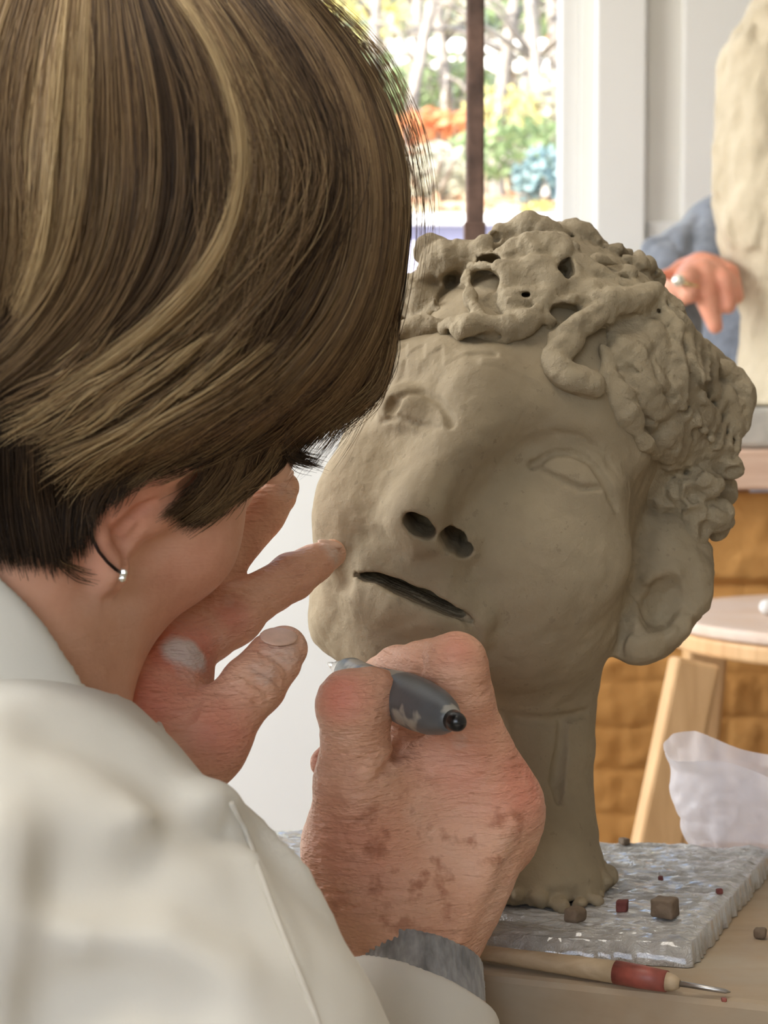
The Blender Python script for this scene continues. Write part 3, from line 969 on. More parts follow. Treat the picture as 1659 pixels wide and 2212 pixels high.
head.add(tube([hd(8.6, -2.0, -5.6), hd(9.7, 0, -5.0), hd(8.6, 2.0, -5.6)], [cm(0.5), cm(0.85), cm(0.5)]), 0.006)
head.add(tube([hd(8.5, -1.8, -6.3), hd(9.5, 0, -6.6), hd(8.5, 1.8, -6.3)], [cm(0.5), cm(0.9), cm(0.5)]), 0.006)
head.cut(tube([hd(8.9, -2.4, -5.9), hd(10.5, 0, -5.8), hd(8.9, 2.4, -5.9)], [cm(0.1), cm(0.22), cm(0.1)]), 0.002)
neck_base = at(-95, 1680, 0.60)
head.add(tube([hd(-2.0, 0, -1.5), at(-125, 1330, 0.608), neck_base], [cm(5.4), cm(5.1), cm(5.5)]), 0.03)
head.add(tube([hd(-0.5, 5.2, -3.0), (hd(0, 5.0, -9) + neck_base) / 2, at(60, 1600, 0.60)], [cm(1.2), cm(1.3), cm(1.2)]), 0.012)   # neck muscle
# ears
for s in (-1,):
    def ep(f, r, u): return hd(f, r * s, u)
    BE = basis(hF * 0.97 - hR * s * 0.24, hR * s * 0.97 + hF * 0.24, hU)
    head.add(ellip(ep(-0.7, 7.4, -0.2), (cm(1.7), cm(0.6), cm(2.9)), BE), 0.004)
    head.add(tube([ep(0.6, 6.9, 1.2), ep(0.4, 7.5, 2.4), ep(-0.9, 7.9, 2.9), ep(-2.0, 8.0, 2.0), ep(-2.2, 8.0, 0.2), ep(-1.5, 7.9, -1.8), ep(-0.8, 7.7, -3.0)], [cm(0.3), cm(0.42), cm(0.42), cm(0.42), cm(0.42), cm(0.4), cm(0.6)]), 0.003)
    head.add(ellip(ep(-0.3, 7.5, -3.7), (cm(1.0), cm(0.6), cm(1.35)), BE), 0.004)
    head.add(ball(ep(0.75, 7.1, -0.9), cm(0.55)), 0.003)
    head.cut(ellip(ep(-0.35, 8.3, -0.8), (cm(0.85), cm(0.95), cm(1.3)), BE), 0.003)
    head.cut(tube([ep(0.9, 7.6, -2.6), ep(0.7, 7.5, -3.4), ep(0.3, 7.6, -4.4)], [cm(0.12), cm(0.2), cm(0.15)]), 0.003)
    head.cut(tube([ep(0.2, 7.9, 1.7), ep(-0.8, 8.2, 2.1), ep(-1.5, 8.3, 0.8), ep(-1.4, 8.2, -0.6)], [cm(0.22), cm(0.3), cm(0.3), cm(0.2)]), 0.003)
hsk = head.copy()
def eh(pts, d):
    h = hsk.hit([p[0] for p in pts], [p[1] for p in pts], 0.42); v = CAM - h
    return list(h + v / np.linalg.norm(v, axis=1)[:, None] * d)
q = lambda r: r * 0.57 / FPX
head.add(tube(eh([(330, 1085), (285, 1110), (262, 1150)], 0.0), [q(62), q(60), q(50)]), 0.006)        # right ear: bowl
head.add(tube(eh([(404, 1000), (360, 1022), (300, 1058), (240, 1100), (212, 1135)], 0.0045), [q(22), q(30), q(32), q(28), q(24)]), 0.004)
head.add(tube(eh([(212, 1135), (208, 1180), (225, 1235)], 0.0035), [q(24), q(34), q(40)]), 0.004)
head.add(ball(eh([(232, 1235)], 0.001)[0], q(48)), 0.006)
head.add(ball(eh([(322, 1128)], 0.004)[0], q(24)), 0.005)
hse = head.copy()
def ecut(pts, r, d=0.0, k=0.002):
    h = hse.hit([p[0] for p in pts], [p[1] for p in pts], 0.42); v = CAM - h
    head.cut(tube(list(h + v / np.linalg.norm(v, axis=1)[:, None] * d), [q(x) for x in r]), k)
ecut([(262, 1122), (295, 1102), (330, 1078)], [7, 16, 6], -0.001)
ecut([(335, 1058), (285, 1082), (240, 1110)], [4, 9, 5], 0.0, 0.003)
ecut([(230, 1096), (238, 1132), (252, 1158), (266, 1178)], [5, 9, 9, 6])
ecut([(306, 1128), (290, 1154), (267, 1178)], [5, 8, 7])
ecut([(266, 1178), (274, 1215), (264, 1262), (232, 1300)], [6, 6, 6, 3], 0.0, 0.003)
head.disp(lambda P: 0.0006 * fbm(P, 45, 2))

# --- right hand, pen grip on the tool handle
rh = Sdf()
def R_(rpx, Z=0.69): return rpx * Z / FPX
A_ = lambda *p: at(*p)
wr = at(893, 2070, 0.685)
rh.add(tube([at(925, 2420, 0.655), at(905, 2230, 0.672), wr, at(880, 1960, 0.690)], [R_(165), R_(150), R_(128), R_(150)]))
Bp = basis(vdir(1, 0.1, 0.12), vdir(-0.1, 1, 0.1), vdir(-0.12, -0.1, 1))
rh.add(ellip(at(880, 1830, 0.697), (R_(205), R_(215), 0.021), Bp), 0.022)
rh.add(tube([at(930, 1950, 0.695), at(1068, 1745, 0.697)], [R_(105), R_(88)]), 0.018)                  # index metacarpal
rh.add(ball(at(1088, 1762, 0.705), R_(76)), 0.012)
rh.add(tube([at(920, 1980, 0.705), at(1075, 1800, 0.722)], [R_(105), R_(82)]), 0.015)                  # middle metacarpal
rh.add(tube([at(900, 1980, 0.715), at(1020, 1840, 0.745)], [R_(100), R_(80)]), 0.015)
rh.add(tube([at(800, 1960, 0.690), at(752, 1820, 0.682), at(770, 1690, 0.672)], [R_(100), R_(92), R_(80)]), 0.016)   # thumb base
rh.add(tube([at(770, 1690, 0.672), at(764, 1530, 0.662)], [R_(76), R_(71)]), 0.008)
rh.add(ball(at(766, 1526, 0.662), R_(72)), 0.004)
rh.add(tube([at(770, 1520, 0.662), at(806, 1492, 0.664), at(822, 1478, 0.676)], [R_(68), R_(50), R_(36)]), 0.006)
# index finger
rh.add(tube([at(1070, 1730, 0.695), at(1010, 1560, 0.684), at(985, 1445, 0.676)], [R_(90), R_(68), R_(66)]), 0.010)
rh.add(ball(at(986, 1436, 0.676), R_(64)), 0.004)
rh.add(tube([at(982, 1432, 0.676), at(905, 1436, 0.690), at(855, 1446, 0.702)], [R_(60), R_(52), R_(47)]), 0.004)
rh.add(tube([at(855, 1446, 0.702), at(822, 1456, 0.714), at(795, 1470, 0.722)], [R_(47), R_(43), R_(34)]), 0.004)
# middle, ring, little fingers curled behind
rh.add(tube([at(1080, 1800, 0.722), at(1000, 1600, 0.742), at(860, 1560, 0.748), at(760, 1610, 0.728), at(704, 1645, 0.712)], [R_(80), R_(62), R_(54), R_(46), R_(36)]), 0.007)
rh.add(tube([at(1020, 1850, 0.745), at(960, 1690, 0.768), at(850, 1660, 0.768), at(790, 1720, 0.742)], [R_(78), R_(58), R_(52), R_(42)]), 0.006)
rh.add(tube([at(960, 1900, 0.750), at(920, 1770, 0.776), at(830, 1760, 0.772), at(790, 1800, 0.748)], [R_(74), R_(52), R_(46), R_(38)]), 0.006)
# web between thumb and index, tendons
rh.add(tube([at(800, 1790, 0.680), at(880, 1700, 0.684), at(960, 1650, 0.690)], [R_(70), R_(62), R_(60)]), 0.014)
rh.add(tube([at(870, 1640, 0.700), at(880, 1580, 0.712)], [R_(55), R_(55)]), 0.006)
rh.add(tube([at(985, 2010, 0.672), at(1040, 1890, 0.676), at(1080, 1790, 0.681)], [R_(14), R_(16), R_(20)]), 0.010)
rh.add(tube([at(1010, 1990, 0.684), at(1085, 1880, 0.690), at(1120, 1800, 0.700)], [R_(12), R_(14), R_(18)]), 0.010)
rhs = rh.copy()
def rcut(pts, r, d=0.0, k=0.0012): 
    h = rhs.hit([p[0] for p in pts], [p[1] for p in pts]); v = CAM - h
    rh.cut(tube(list(h + v / np.linalg.norm(v, axis=1)[:, None] * d), r), k)
rcut([(862, 1600), (852, 1640), (830, 1668), (800, 1700)], [0.0014, 0.002, 0.0016, 0.0005], 0.0, 0.003)   # thumb web fold
rcut([(905, 1410), (908, 1440), (900, 1468)], [0.0004, 0.0009, 0.0012], 0.0, 0.002)
rcut([(930, 1400), (940, 1420)], [0.0004, 0.0006], 0.0, 0.001)
for (x0, y0, x1, y1, dy) in ((720, 1962, 900, 1958, -6), (760, 1985, 960, 1992, -8), (800, 2006, 990, 2020, -4), (700, 1930, 860, 1925, -5)):
    rcut([(x0, y0), ((x0 + x1) / 2, (y0 + y1) / 2 + dy), (x1, y1)], [0.0004, 0.0009, 0.0004], 0.0002, 0.0015)
for k in range(7):
    rcut([(730 + 4 * k, 1632 + 14 * k), (775, 1622 + 15 * k), (830 - 3 * k, 1634 + 13 * k)], [0.0002, 0.0005, 0.0003], 0.0001, 0.001)
for k in range(8):
    rcut([(870 - 5 * k, 1655 + 13 * k), (930 - 4 * k, 1628 + 15 * k), (985 - 6 * k, 1622 + 18 * k)], [0.0002, 0.0005, 0.0002], 0.0001, 0.001)
for k in range(3):
    rcut([(728, 1500 + 22 * k), (765, 1488 + 22 * k), (810, 1494 + 22 * k)], [0.0002, 0.0006, 0.0002], 0.0001, 0.001)
rh.disp(lambda P: 0.0009 * fbm(P, 60, 2) + 0.00035 * fbm(P * np.array([1, 1, 2.6], np.float32), 190, 2))

# --- left hand: index on the clay cheek, thumb below, middle finger raised behind the face
lh = Sdf()
tipL = at(716, 1196, 0.732)
lh.add(tube([at(230, 1900, 0.60), at(260, 1760, 0.615), at(300, 1620, 0.635)], [R_(150, .62), R_(150, .62), R_(150, .63)]))
lh.add(ellip(at(330, 1530, 0.652), (R_(120, .65), R_(150, .65), 0.017), basis(vdir(0.8, -0.5, 0.3), vdir(0.5, 0.85, 0), vdir(-0.25, 0.1, 1))), 0.02)
lh.add(tube([at(300, 1580, 0.645), at(352, 1440, 0.656)], [R_(110, .65), R_(84, .65)]), 0.014)
lh.add(tube([at(352, 1436, 0.656), at(420, 1385, 0.668), at(500, 1330, 0.682)], [R_(84, .66), R_(70, .66), R_(64, .68)]), 0.008)
lh.add(ball(at(500, 1330, 0.682), R_(63, .68)), 0.004)
lh.add(tube([at(500, 1330, 0.682), at(565, 1287, 0.695), at(628, 1248, 0.708)], [R_(61, .69), R_(54, .69), R_(51, .7)]), 0.004)
lh.add(tube([at(628, 1248, 0.708), at(680, 1217, 0.720), tipL], [R_(50, .7), R_(44, .72), R_(33, .73)]), 0.003)
# thumb
lh.add(tube([at(330, 1680, 0.630), at(400, 1650, 0.628), at(452, 1600, 0.628)], [R_(110, .63), R_(92, .63), R_(80, .63)]), 0.014)
lh.add(tube([at(452, 1602, 0.628), at(500, 1540, 0.634), at(545, 1482, 0.640)], [R_(80, .63), R_(70, .63), R_(69, .64)]), 0.006)
lh.add(tube([at(545, 1482, 0.640), at(590, 1425, 0.648), at(612, 1402, 0.652)], [R_(68, .64), R_(63, .65), R_(53, .65)]), 0.003)
# middle and ring fingers
lh.add(tube([at(340, 1470, 0.674), at(390, 1350, 0.690), at(462, 1235, 0.700)], [R_(80, .68), R_(66, .69), R_(60, .7)]), 0.006)
lh.add(tube([at(462, 1235, 0.700), at(520, 1165, 0.706), at(568, 1105, 0.712)], [R_(58, .7), R_(52, .7), R_(50, .71)]), 0.003)
lh.add(tube([at(568, 1105, 0.712), at(600, 1072, 0.716), at(614, 1052, 0.718)], [R_(48, .71), R_(42, .71), R_(34, .72)]), 0.003)
lh.add(tube([at(330, 1500, 0.694), at(400, 1380, 0.722), at(440, 1310, 0.735), at(462, 1288, 0.732)], [R_(76, .7), R_(60, .72), R_(48, .73), R_(36, .73)]), 0.005)
lh.add(tube([at(320, 1540, 0.705), at(350, 1440, 0.735), at(380, 1400, 0.745)], [R_(70, .7), R_(50, .73), R_(40, .74)]), 0.005)
lh.add(tube([at(350, 1540, 0.655), at(420, 1512, 0.668), at(436, 1500, 0.672)], [R_(60, .66), R_(34, .67), R_(22, .67)]), 0.008)   # fold of the palm
lhs = lh.copy()
def lcut(pts, r, d=0.0, k=0.001):
    h = lhs.hit([p[0] for p in pts], [p[1] for p in pts]); v = CAM - h
    lh.cut(tube(list(h + v / np.linalg.norm(v, axis=1)[:, None] * d), r), k)
lcut([(462, 1312), (500, 1304), (545, 1318)], [0.0003, 0.0009, 0.0003]); lcut([(470, 1298), (510, 1290), (548, 1305)], [0.0003, 0.0008, 0.0003])
lcut([(480, 1283), (520, 1275), (556, 1290)], [0.0003, 0.0007, 0.0003]); lcut([(600, 1232), (625, 1232), (648, 1246)], [0.0003, 0.0006, 0.0003])
lcut([(505, 1455), (540, 1470), (585, 1505)], [0.0003, 0.0009, 0.0003]); lcut([(520, 1430), (560, 1450), (605, 1480)], [0.0003, 0.0009, 0.0003])
lcut([(545, 1400), (585, 1420), (625, 1450)], [0.0003, 0.0006, 0.0003]); lcut([(498, 1480), (535, 1500), (570, 1530)], [0.0003, 0.0007, 0.0003])
lcut([(380, 1570), (410, 1545), (425, 1515)], [0.0006, 0.0014, 0.0006], 0, 0.003); lcut([(330, 1530), (390, 1550), (420, 1555)], [0.0003, 0.0009, 0.0003], 0, 0.002)
lcut([(345, 1560), (390, 1572), (410, 1575)], [0.0003, 0.0008, 0.0003], 0, 0.002)
lh.disp(lambda P: 0.0008 * fbm(P, 60, 2) + 0.0003 * fbm(P, 200, 2))

# --- torso and arms under the clothes
tor = Sdf()
chest = at(-360, 2450, 0.64)
sh_r = at(60, 1930, 0.545); sh_l = at(-640, 2000, 0.74)
el_r = at(1000, 3450, 0.60); el_l = at(-420, 3250, 0.80)
tor.add(ellip(chest - np.array([0, 0, 0.10]), (0.135, 0.085, 0.17), basis(vdir(0.87, 0, -0.45), vdir(0.45, 0, 0.87), vdir(0, 1, 0))))
tor.add(tube([chest - np.array([0, 0, 0.12]), np.array([chest[0], chest[1], 0.47])], [0.10, 0.11]), 0.04)
tor.add(tube([neck_base - np.array([0, 0, 0.03]), chest - np.array([0, 0, 0.06])], [0.045, 0.06]), 0.03)
nb_in = neck_base - np.array([0, 0, 0.05])
tor.add(tube([nb_in, sh_r, el_r, wr], [0.03, 0.04, 0.034, 0.021]), 0.02)
tor.add(tube([nb_in, sh_l, el_l, at(250, 1800, 0.612)], [0.03, 0.04, 0.034, 0.021]), 0.02)
def attrs_for(V, reds, dusts, spots=()):
    def f(L):
        a = np.zeros(len(V))
        for (c, r, w) in L:
            a = np.maximum(a, w * np.clip(1.35 - np.linalg.norm(V - np.asarray(c), axis=1) / r, 0, 1))
        return a
    return f(reds), f(dusts), f(spots)
parts = []
def bb(pts, pad): 
    a = np.array(pts); return a.min(0) - pad, a.max(0) + pad
lo, hi = bb([hd(f, r, u) for f in (-10, 12) for r in (-9, 9) for u in (-11, 14)], 0.0)
lo = np.minimum(lo, neck_base - 0.08); hi = np.maximum(hi, neck_base + 0.07)
V, F = polygonize(head, lo, hi, 0.0014)
parts.append((V, F, attrs_for(V, [(hd(-0.5, 7.5, 0), 0.035, 0.7), (hd(5.5, 5, -1), 0.03, 0.35)], [])))
lo, hi = bb([at(640, 2330, 0.64), at(1190, 1350, 0.80), at(640, 1350, 0.80), at(1190, 2330, 0.64), at(1190, 2330, 0.63)], 0.004)
hi[2] = at(0, 1345, 0.66)[2] + 0.01
V, F = polygonize(rh, lo, hi, 0.0010)
rz = lambda *p: rhs.hit1(*p)
parts.append((V, F, attrs_for(V, [(rz(735, 1500), 0.010, 0.9), (rz(1130, 1690), 0.017, 0.9), (rz(985, 1400), 0.008, 0.5), (rz(760, 1850), 0.022, 0.5), (rz(1000, 1650), 0.02, 0.5), (at(704, 1645, .705), 0.008, 0.9)],
    [(rz(990, 1600), 0.006, 0.4)], [(rz(880, 1880), 0.035, 0.9), (rz(1080, 1800), 0.022, 1.0), (rz(800, 1800), 0.018, 0.9)])))
lo, hi = bb([at(160, 1900, 0.60), at(760, 1000, 0.76), at(160, 1000, 0.76), at(760, 1900, 0.60), at(160, 1000, 0.60)], 0.004)
V, F = polygonize(lh, lo, hi, 0.0010)
lz = lambda *p: lhs.hit1(*p)
parts.append((V, F, attrs_for(V, [(lz(350, 1400), 0.016, 1.0), (lz(430, 1390), 0.014, 0.9), (lz(330, 1500), 0.018, 0.9), (lz(500, 1330), 0.008, 0.7), (lz(480, 1580), 0.016, 0.8)],
    [(lz(385, 1405), 0.007, 1.0), (lz(410, 1412), 0.007, 1.1), (lz(430, 1425), 0.006, 0.8), (lz(400, 1450), 0.008, 0.4), (lz(720, 1190), 0.010, 0.5), (lz(610, 1400), 0.012, 0.45), (lz(490, 1295), 0.006, 0.35), (lz(570, 1450), 0.01, 0.4), (lz(620, 1060), 0.008, 0.4)])))
lo, hi = bb([chest + np.array([-0.2, -0.2, -0.3]), chest + np.array([0.2, 0.2, 0.3]), el_r, el_l, wr, sh_l], 0.06)
V, F = polygonize(tor, lo, hi, 0.008)
parts.append((V, F, attrs_for(V, [], [])))
nV, allV, allF, aR, aD, aS = 0, [], [], [], [], []
wrk = np.concatenate([np.full(len(p[0]), w) for p, w in zip(parts, (0.22, 1.0, 1.0, 0.2))])
for V, F, (r, d, s) in parts:
    allV.append(V); allF.append(F + nV); nV += len(V)
    aR.append(r); aD.append(d); aS.append(s)
body = mesh_np('body', np.concatenate(allV), np.concatenate(allF), M['skin'], person,
               attrs=dict(red=np.concatenate(aR), dust=np.concatenate(aD), spots=np.concatenate(aS), wrinkle=wrk))

# finger nails
def uv_ell(c, radii, B, nu=16, nv=10):
    mb = MB(); vs = []; fs = []
    B = np.asarray(B, float)
    for j in range(nv + 1):
        ph = math.pi * j / nv
        for i in range(nu):
            a = 2 * math.pi * i / nu
            q = np.array([radii[0] * math.sin(ph) * math.cos(a), radii[1] * math.sin(ph) * math.sin(a), radii[2] * math.cos(ph)])
            vs.append(np.asarray(c) + q @ B)
    for j in range(nv):
        for i in range(nu):
            fs.append((j * nu + i, j * nu + (i + 1) % nu, (j + 1) * nu + (i + 1) % nu, (j + 1) * nu + i))
    return mb.add(vs, fs)
M['nail'] = simple('finger_nail', (0.70, 0.46, 0.34), 0.35, 0.12, 150)
def nail(sd, px, py, dx, dy, w, L):
    c = sd.hit1(px, py); n = sd.normal(c[None])[0]
    d = vdir(dx, dy, 0.15); d = d - n * (d @ n); d /= np.linalg.norm(d)
    uv_ell(c - n * 0.0006, (L, w, 0.0011), basis(d, np.cross(n, d), n)).build('finger_nail', M['nail'], body, smooth=True)
nail(lhs, 603, 1372, 0.7, -0.7, 0.0055, 0.0075)
nail(lhs, 714, 1172, 0.85, -0.5, 0.003, 0.0055)
nail(lhs, 612, 1026, 0.6, -0.8, 0.003, 0.005)

# --- earring: thin dark hoop with a bright drop
ear = thing_base = None
M['dark_wire'] = simple('dark_wire', (0.03, 0.015, 0.012), 0.35, 0.2, 50, metal=0.6)
M['crystal'] = simple('bright_crystal', (0.85, 0.83, 0.72), 0.08, 0.1, 300, metal=0.7)
zE = np.linalg.norm(head.hit1(235, 1200) - CAM) * 0.985
er = head.hit([196, 202, 214, 232, 250, 262], [1148, 1168, 1192, 1214, 1230, 1238])
ev = CAM - er; er = er + ev / np.linalg.norm(ev, axis=1)[:, None] * np.array([0.0005, 0.0015, 0.002, 0.002, 0.002, 0.0015])[:, None]
hoop = MB().sweep(list(er), 0.00055, 8).build('earring_hoop', M['dark_wire'], person, smooth=True)
rr = random.Random(3)
drop = MB()
for i in range(7):
    c = er[-1] + np.array([rr.uniform(-1, 1), rr.uniform(-1, 0.3), rr.uniform(-1.6, 0.9)]) * 0.0011
    uv_ell(c, (0.0013, 0.0011, 0.0014), np.eye(3), 6, 4).v
    e = uv_ell(c, (0.0013, 0.0011, 0.0014), np.eye(3), 6, 4); drop.add(e.v, e.f)
drop.build('earring_drop', M['crystal'], hoop)

# ================================================================== coat, collar, cuff, trousers
def cloth_mat(name, a, b):
    t = NT(name)
    co = t.co()
    c = t.ramp(t.noise(7, 4, 0.55, co), [(0.3, (*a, 1)), (0.7, (*b, 1))])
    bmp = t.bump(t.noise(900, 2, 0.5, co), 0.12, 0.0004)
    bmp = t.bump(t.noise(26, 3, 0.5, co), 0.35, 0.004, bmp)
    t.set(color=c, rough=0.85, normal=bmp, sheen=0.15, spec=0.2)
    return t.m
M['coat'] = cloth_mat('white_cotton', (0.70, 0.665, 0.575), (0.78, 0.75, 0.66))
M['seam'] = cloth_mat('seam_thread', (0.60, 0.56, 0.47), (0.66, 0.62, 0.53))
coat = Sdf()
coat.add(ellip(chest - np.array([0, 0, 0.07]), (0.175, 0.125, 0.215), basis(vdir(0.87, 0, -0.45), vdir(0.45, 0, 0.87), vdir(0, 1, 0))))
coat.add(tube([chest - np.array([0, 0, 0.10]), np.array([chest[0], chest[1], 0.42])], [0.15, 0.17]), 0.05)
coat.add(tube([at(-110, 1850, 0.60), at(35, 1945, 0.545)], [R_(360, .58), R_(440, .545)]), 0.015)
coat.add(tube([at(40, 1938, 0.545), at(375, 2360, 0.535), at(1000, 3450, 0.60)], [R_(445, .545), R_(475, .535), 0.060]), 0.02)
coat.add(tube([at(-110, 1800, 0.60), at(-380, 1860, 0.66), sh_l, el_l], [0.065, 0.07, 0.068, 0.058]), 0.04)
coat.add(tube([el_l, at(235, 1850, 0.606)], [0.058, 0.035]), 0.02)
ax_f = at(893, 2070, 0.685) - at(925, 2420, 0.655); ax_f = ax_f / np.linalg.norm(ax_f)
coat_s = coat.copy()
def ccut(pts, r, d=0.0, k=0.002, add=False):
    h = coat_s.hit([p[0] for p in pts], [p[1] for p in pts], 0.40); v = CAM - h
    q = tube(list(h + v / np.linalg.norm(v, axis=1)[:, None] * d), r)
    (coat.add if add else coat.cut)(q, k)
# armhole seam, fold lines
ccut([(470, 1720), (495, 1765), (520, 1800), (545, 1850), (585, 1950), (640, 2080), (690, 2230)], [0.0004, 0.0011, 0.0013, 0.0012, 0.001, 0.0008, 0.0008], 0.0, 0.003)
ccut([(430, 1720), (465, 1760), (500, 1800), (528, 1850), (570, 1955), (625, 2085)], [0.001, 0.002, 0.003, 0.003, 0.002, 0.001], -0.0005, 0.008, True)
ccut([(300, 1790), (380, 1745), (470, 1735), (520, 1760)], [0.002, 0.005, 0.006, 0.002], -0.001, 0.012, True)
ccut([(320, 1850), (400, 1800), (500, 1800)], [0.002, 0.004, 0.002], 0.001, 0.014)
ccut([(60, 1800), (75, 1950), (60, 2100), (90, 2212)], [0.002, 0.006, 0.006, 0.004], 0.002, 0.022)
ccut([(20, 1820), (20, 2000), (0, 2180)], [0.004, 0.007, 0.006], -0.002, 0.02, True)
ccut([(180, 1900), (300, 1950), (420, 2060)], [0.002, 0.006, 0.002], 0.003, 0.025)
ccut([(200, 2060), (340, 2050), (480, 2110)], [0.002, 0.005, 0.002], -0.001, 0.02, True)
ccut([(120, 2180), (260, 2130), (400, 2200)], [0.002, 0.005, 0.002], 0.003, 0.02)
ccut([(560, 1790), (640, 1880), (700, 1990)], [0.001, 0.003, 0.001], -0.001, 0.01, True)
ccut([(130, 1560), (260, 1600), (360, 1690)], [0.002, 0.004, 0.002], 0.002, 0.02)
# neck opening and sleeve ends
coat.cut(tube([neck_base - np.array([0, 0, 0.02]), at(-125, 1330, 0.608), hd(-2.2, 0, -1)], [0.060, 0.060, 0.066]), 0.006)
coat.disp(lambda P: 0.0035 * fbm(P, 11, 2) + 0.0012 * fbm(P, 34, 2))
lo, hi = bb([chest + np.array([-0.24, -0.24, -0.30]), chest + np.array([0.24, 0.22, 0.3]), el_r, el_l, sh_l, at(50, 1400, 0.5), at(900, 2090, 0.70)], 0.085)
lo[2] = max(lo[2], 0.40)
V, F = polygonize(coat, lo, hi, 0.0034)
coat_o = mesh_np('coat', relax(V, F, 2), F, M['coat'], person)
slv = Sdf()
s0, s1 = at(912, 2700, 0.640), at(899, 2106, 0.6835)
slv.add(tube([el_r, s0, s1], [0.056, 0.038, 0.0282]))
slv.clip(Prim(lambda p, c=np.asarray(at(890, 2128, 0.6825), np.float32): (p - c) @ (ax_f * 0.92 + AX_R * 0.39).astype(np.float32), s1, 99), 0.003)
slv.disp(lambda P: 0.0016 * fbm(P, 30, 2))
lo, hi = bb([s0, s1, at(930, 2450, 0.65)], 0.05)
lo[2] = at(0, 2560, 0.65)[2]
V, F = polygonize(slv, lo, hi, 0.0016)
mesh_np('sleeve_end', relax(V, F, 1), F, M['coat'], coat_o)
# stitched armhole seam
sp_ = [(500, 1735), (515, 1765), (528, 1790), (543, 1825), (560, 1880), (585, 1950), (612, 2020), (640, 2090), (668, 2160), (694, 2230), (715, 2300)]
coat_f = coat.copy()
hq = coat_f.hit([p[0] for p in sp_], [p[1] for p in sp_], 0.40); vq = CAM - hq
MB().sweep(list(hq + vq / np.linalg.norm(vq, axis=1)[:, None] * 0.0002), 0.0009, 8).build('seam', M['seam'], coat_o, smooth=True)
# collar
col = Sdf()
nb2 = at(-85, 1590, 0.60); nt = at(-70, 1300, 0.606)
col.add(tube([nb2, nt], [0.0680, 0.0615]))
col.cut(tube([nb2, nt], [0.0635, 0.0570]), 0.001)
col.clip(half(at(30, 1290, 0.545), vdir(0.80, -0.60, -0.02)), 0.004)
col.clip(half(at(-70, 1640, 0.6), vdir(0, 1, 0)))
col.disp(lambda P: 0.0018 * fbm(P, 30, 2))
V, F = polygonize(col, nb2 - 0.09, np.maximum(nb2, nt) + 0.09, 0.0015)
mesh_np('coat_collar', V, F, M['coat'], person)
# ribbed knit cuff of the jumper below the coat sleeve
def knit_mat():
    t = NT('grey_knit')
    c = t.ramp(t.noise(160, 3, 0.6, t.co((1, 1, 0.18))), [(0.3, (0.18, 0.175, 0.17, 1)), (0.7, (0.44, 0.43, 0.41, 1))])
    t.set(color=c, rough=0.9, sheen=0.3, spec=0.15)
    return t.m
M['knit'] = knit_mat()
cu0 = at(912, 2320, 0.664); cu1 = at(893, 2052, 0.6865)
cuff = Sdf()
cuff.add(tube([cu0, cu1], [0.0240, 0.0254]))
cuff.cut(tube([cu0 * 2 - cu1, cu1 * 2 - cu0], [0.0205, 0.0222]))
cx = np.cross(ax_f, [0, 0, 1.0]); cx /= np.linalg.norm(cx); cy = np.cross(ax_f, cx)
def ribs(P):
    q = P - np.asarray(cu1, np.float32)
    return 0.0005 * np.sin(64 * np.arctan2(q @ cy.astype(np.float32), q @ cx.astype(np.float32))) + 0.0003 * fbm(P, 300, 2)
cuff.disp(ribs)
cuff.clip(Prim(lambda p, c=np.asarray(cu1, np.float32): (p - c) @ (ax_f * 0.965 + AX_R * 0.26).astype(np.float32), cu1, 99), 0.002)
lo, hi = bb([cu0, cu1], 0.035)
V, F = polygonize(cuff, lo, hi, 0.0009)
mesh_np('knit_cuff', V, F, M['knit'], person)
# trousers, seated
M['trousers'] = simple('dark_trousers', (0.04, 0.045, 0.06), 0.85, 0.2, 20)
tr = Sdf()
hip = np.array([chest[0], chest[1] + 0.0, 0.46])
for s in (-1, 1):
    o = np.array([0.09 * s, -0.03 * s, 0])
    kn = hip + o + np.array([0.16, 0.36, 0.02])
    tr.add(tube([hip + o, kn, np.array([kn[0] - 0.02, kn[1] - 0.02, 0.075])], [0.095, 0.068, 0.05]), 0.03)
    tr.add(tube([np.array([kn[0] - 0.02, kn[1] - 0.04, 0.045]), np.array([kn[0] + 0.05, kn[1] + 0.12, 0.035])], [0.045, 0.034]), 0.02)
V, F = polygonize(tr, (hip[0] - 0.25, hip[1] - 0.2, -0.01), (hip[0] + 0.45, hip[1] + 0.6, 0.62), 0.009)
mesh_np('trousers', V, F, M['trousers'], person)
# ================================================================== the sculptor's hair
cap = Sdf()
HC = at(235, 500, 0.615)
cap.add(ellip(HC, (R_(612, .615), R_(612, .615), 0.100), basis(AX_R, AX_U, AX_F)))
cap.clip(half(at(330, 1000, 0.56), vdir(0.30, 0.95, 0.25)), 0.012)
cap.add(ellip(at(-60, 880, 0.590), (R_(255, .59), R_(320, .59), 0.052), basis(vdir(1, 0.12, 0), vdir(-0.12, 1, 0), AX_F)), 0.02)
cap.add(ellip(at(610, 820, 0.640), (R_(190, .64), R_(120, .64), 0.03), basis(vdir(0.75, -0.66, 0), vdir(0.66, 0.75, 0), AX_F)), 0.02)
both = cap.copy()
headc = head.copy()
both.add(Prim(lambda p: headc.eval(p), HO, 99.0), 0.004)
GX = np.arange(-520, 1010, 15.0); GY = np.arange(-330, 1320, 15.0)
gx, gy = np.meshgrid(GX, GY, indexing='ij')
hp = both.hit(gx.ravel(), gy.ravel(), 0.44, 22)
ZM = ((hp - CAM) @ AX_F).reshape(gx.shape)
for _ in range(2):                                          # soften the depth where cap and skin meet
    ZM[1:-1, 1:-1] = (ZM[1:-1, 1:-1] * 2 + ZM[:-2, 1:-1] + ZM[2:, 1:-1] + ZM[1:-1, :-2] + ZM[1:-1, 2:]) / 6
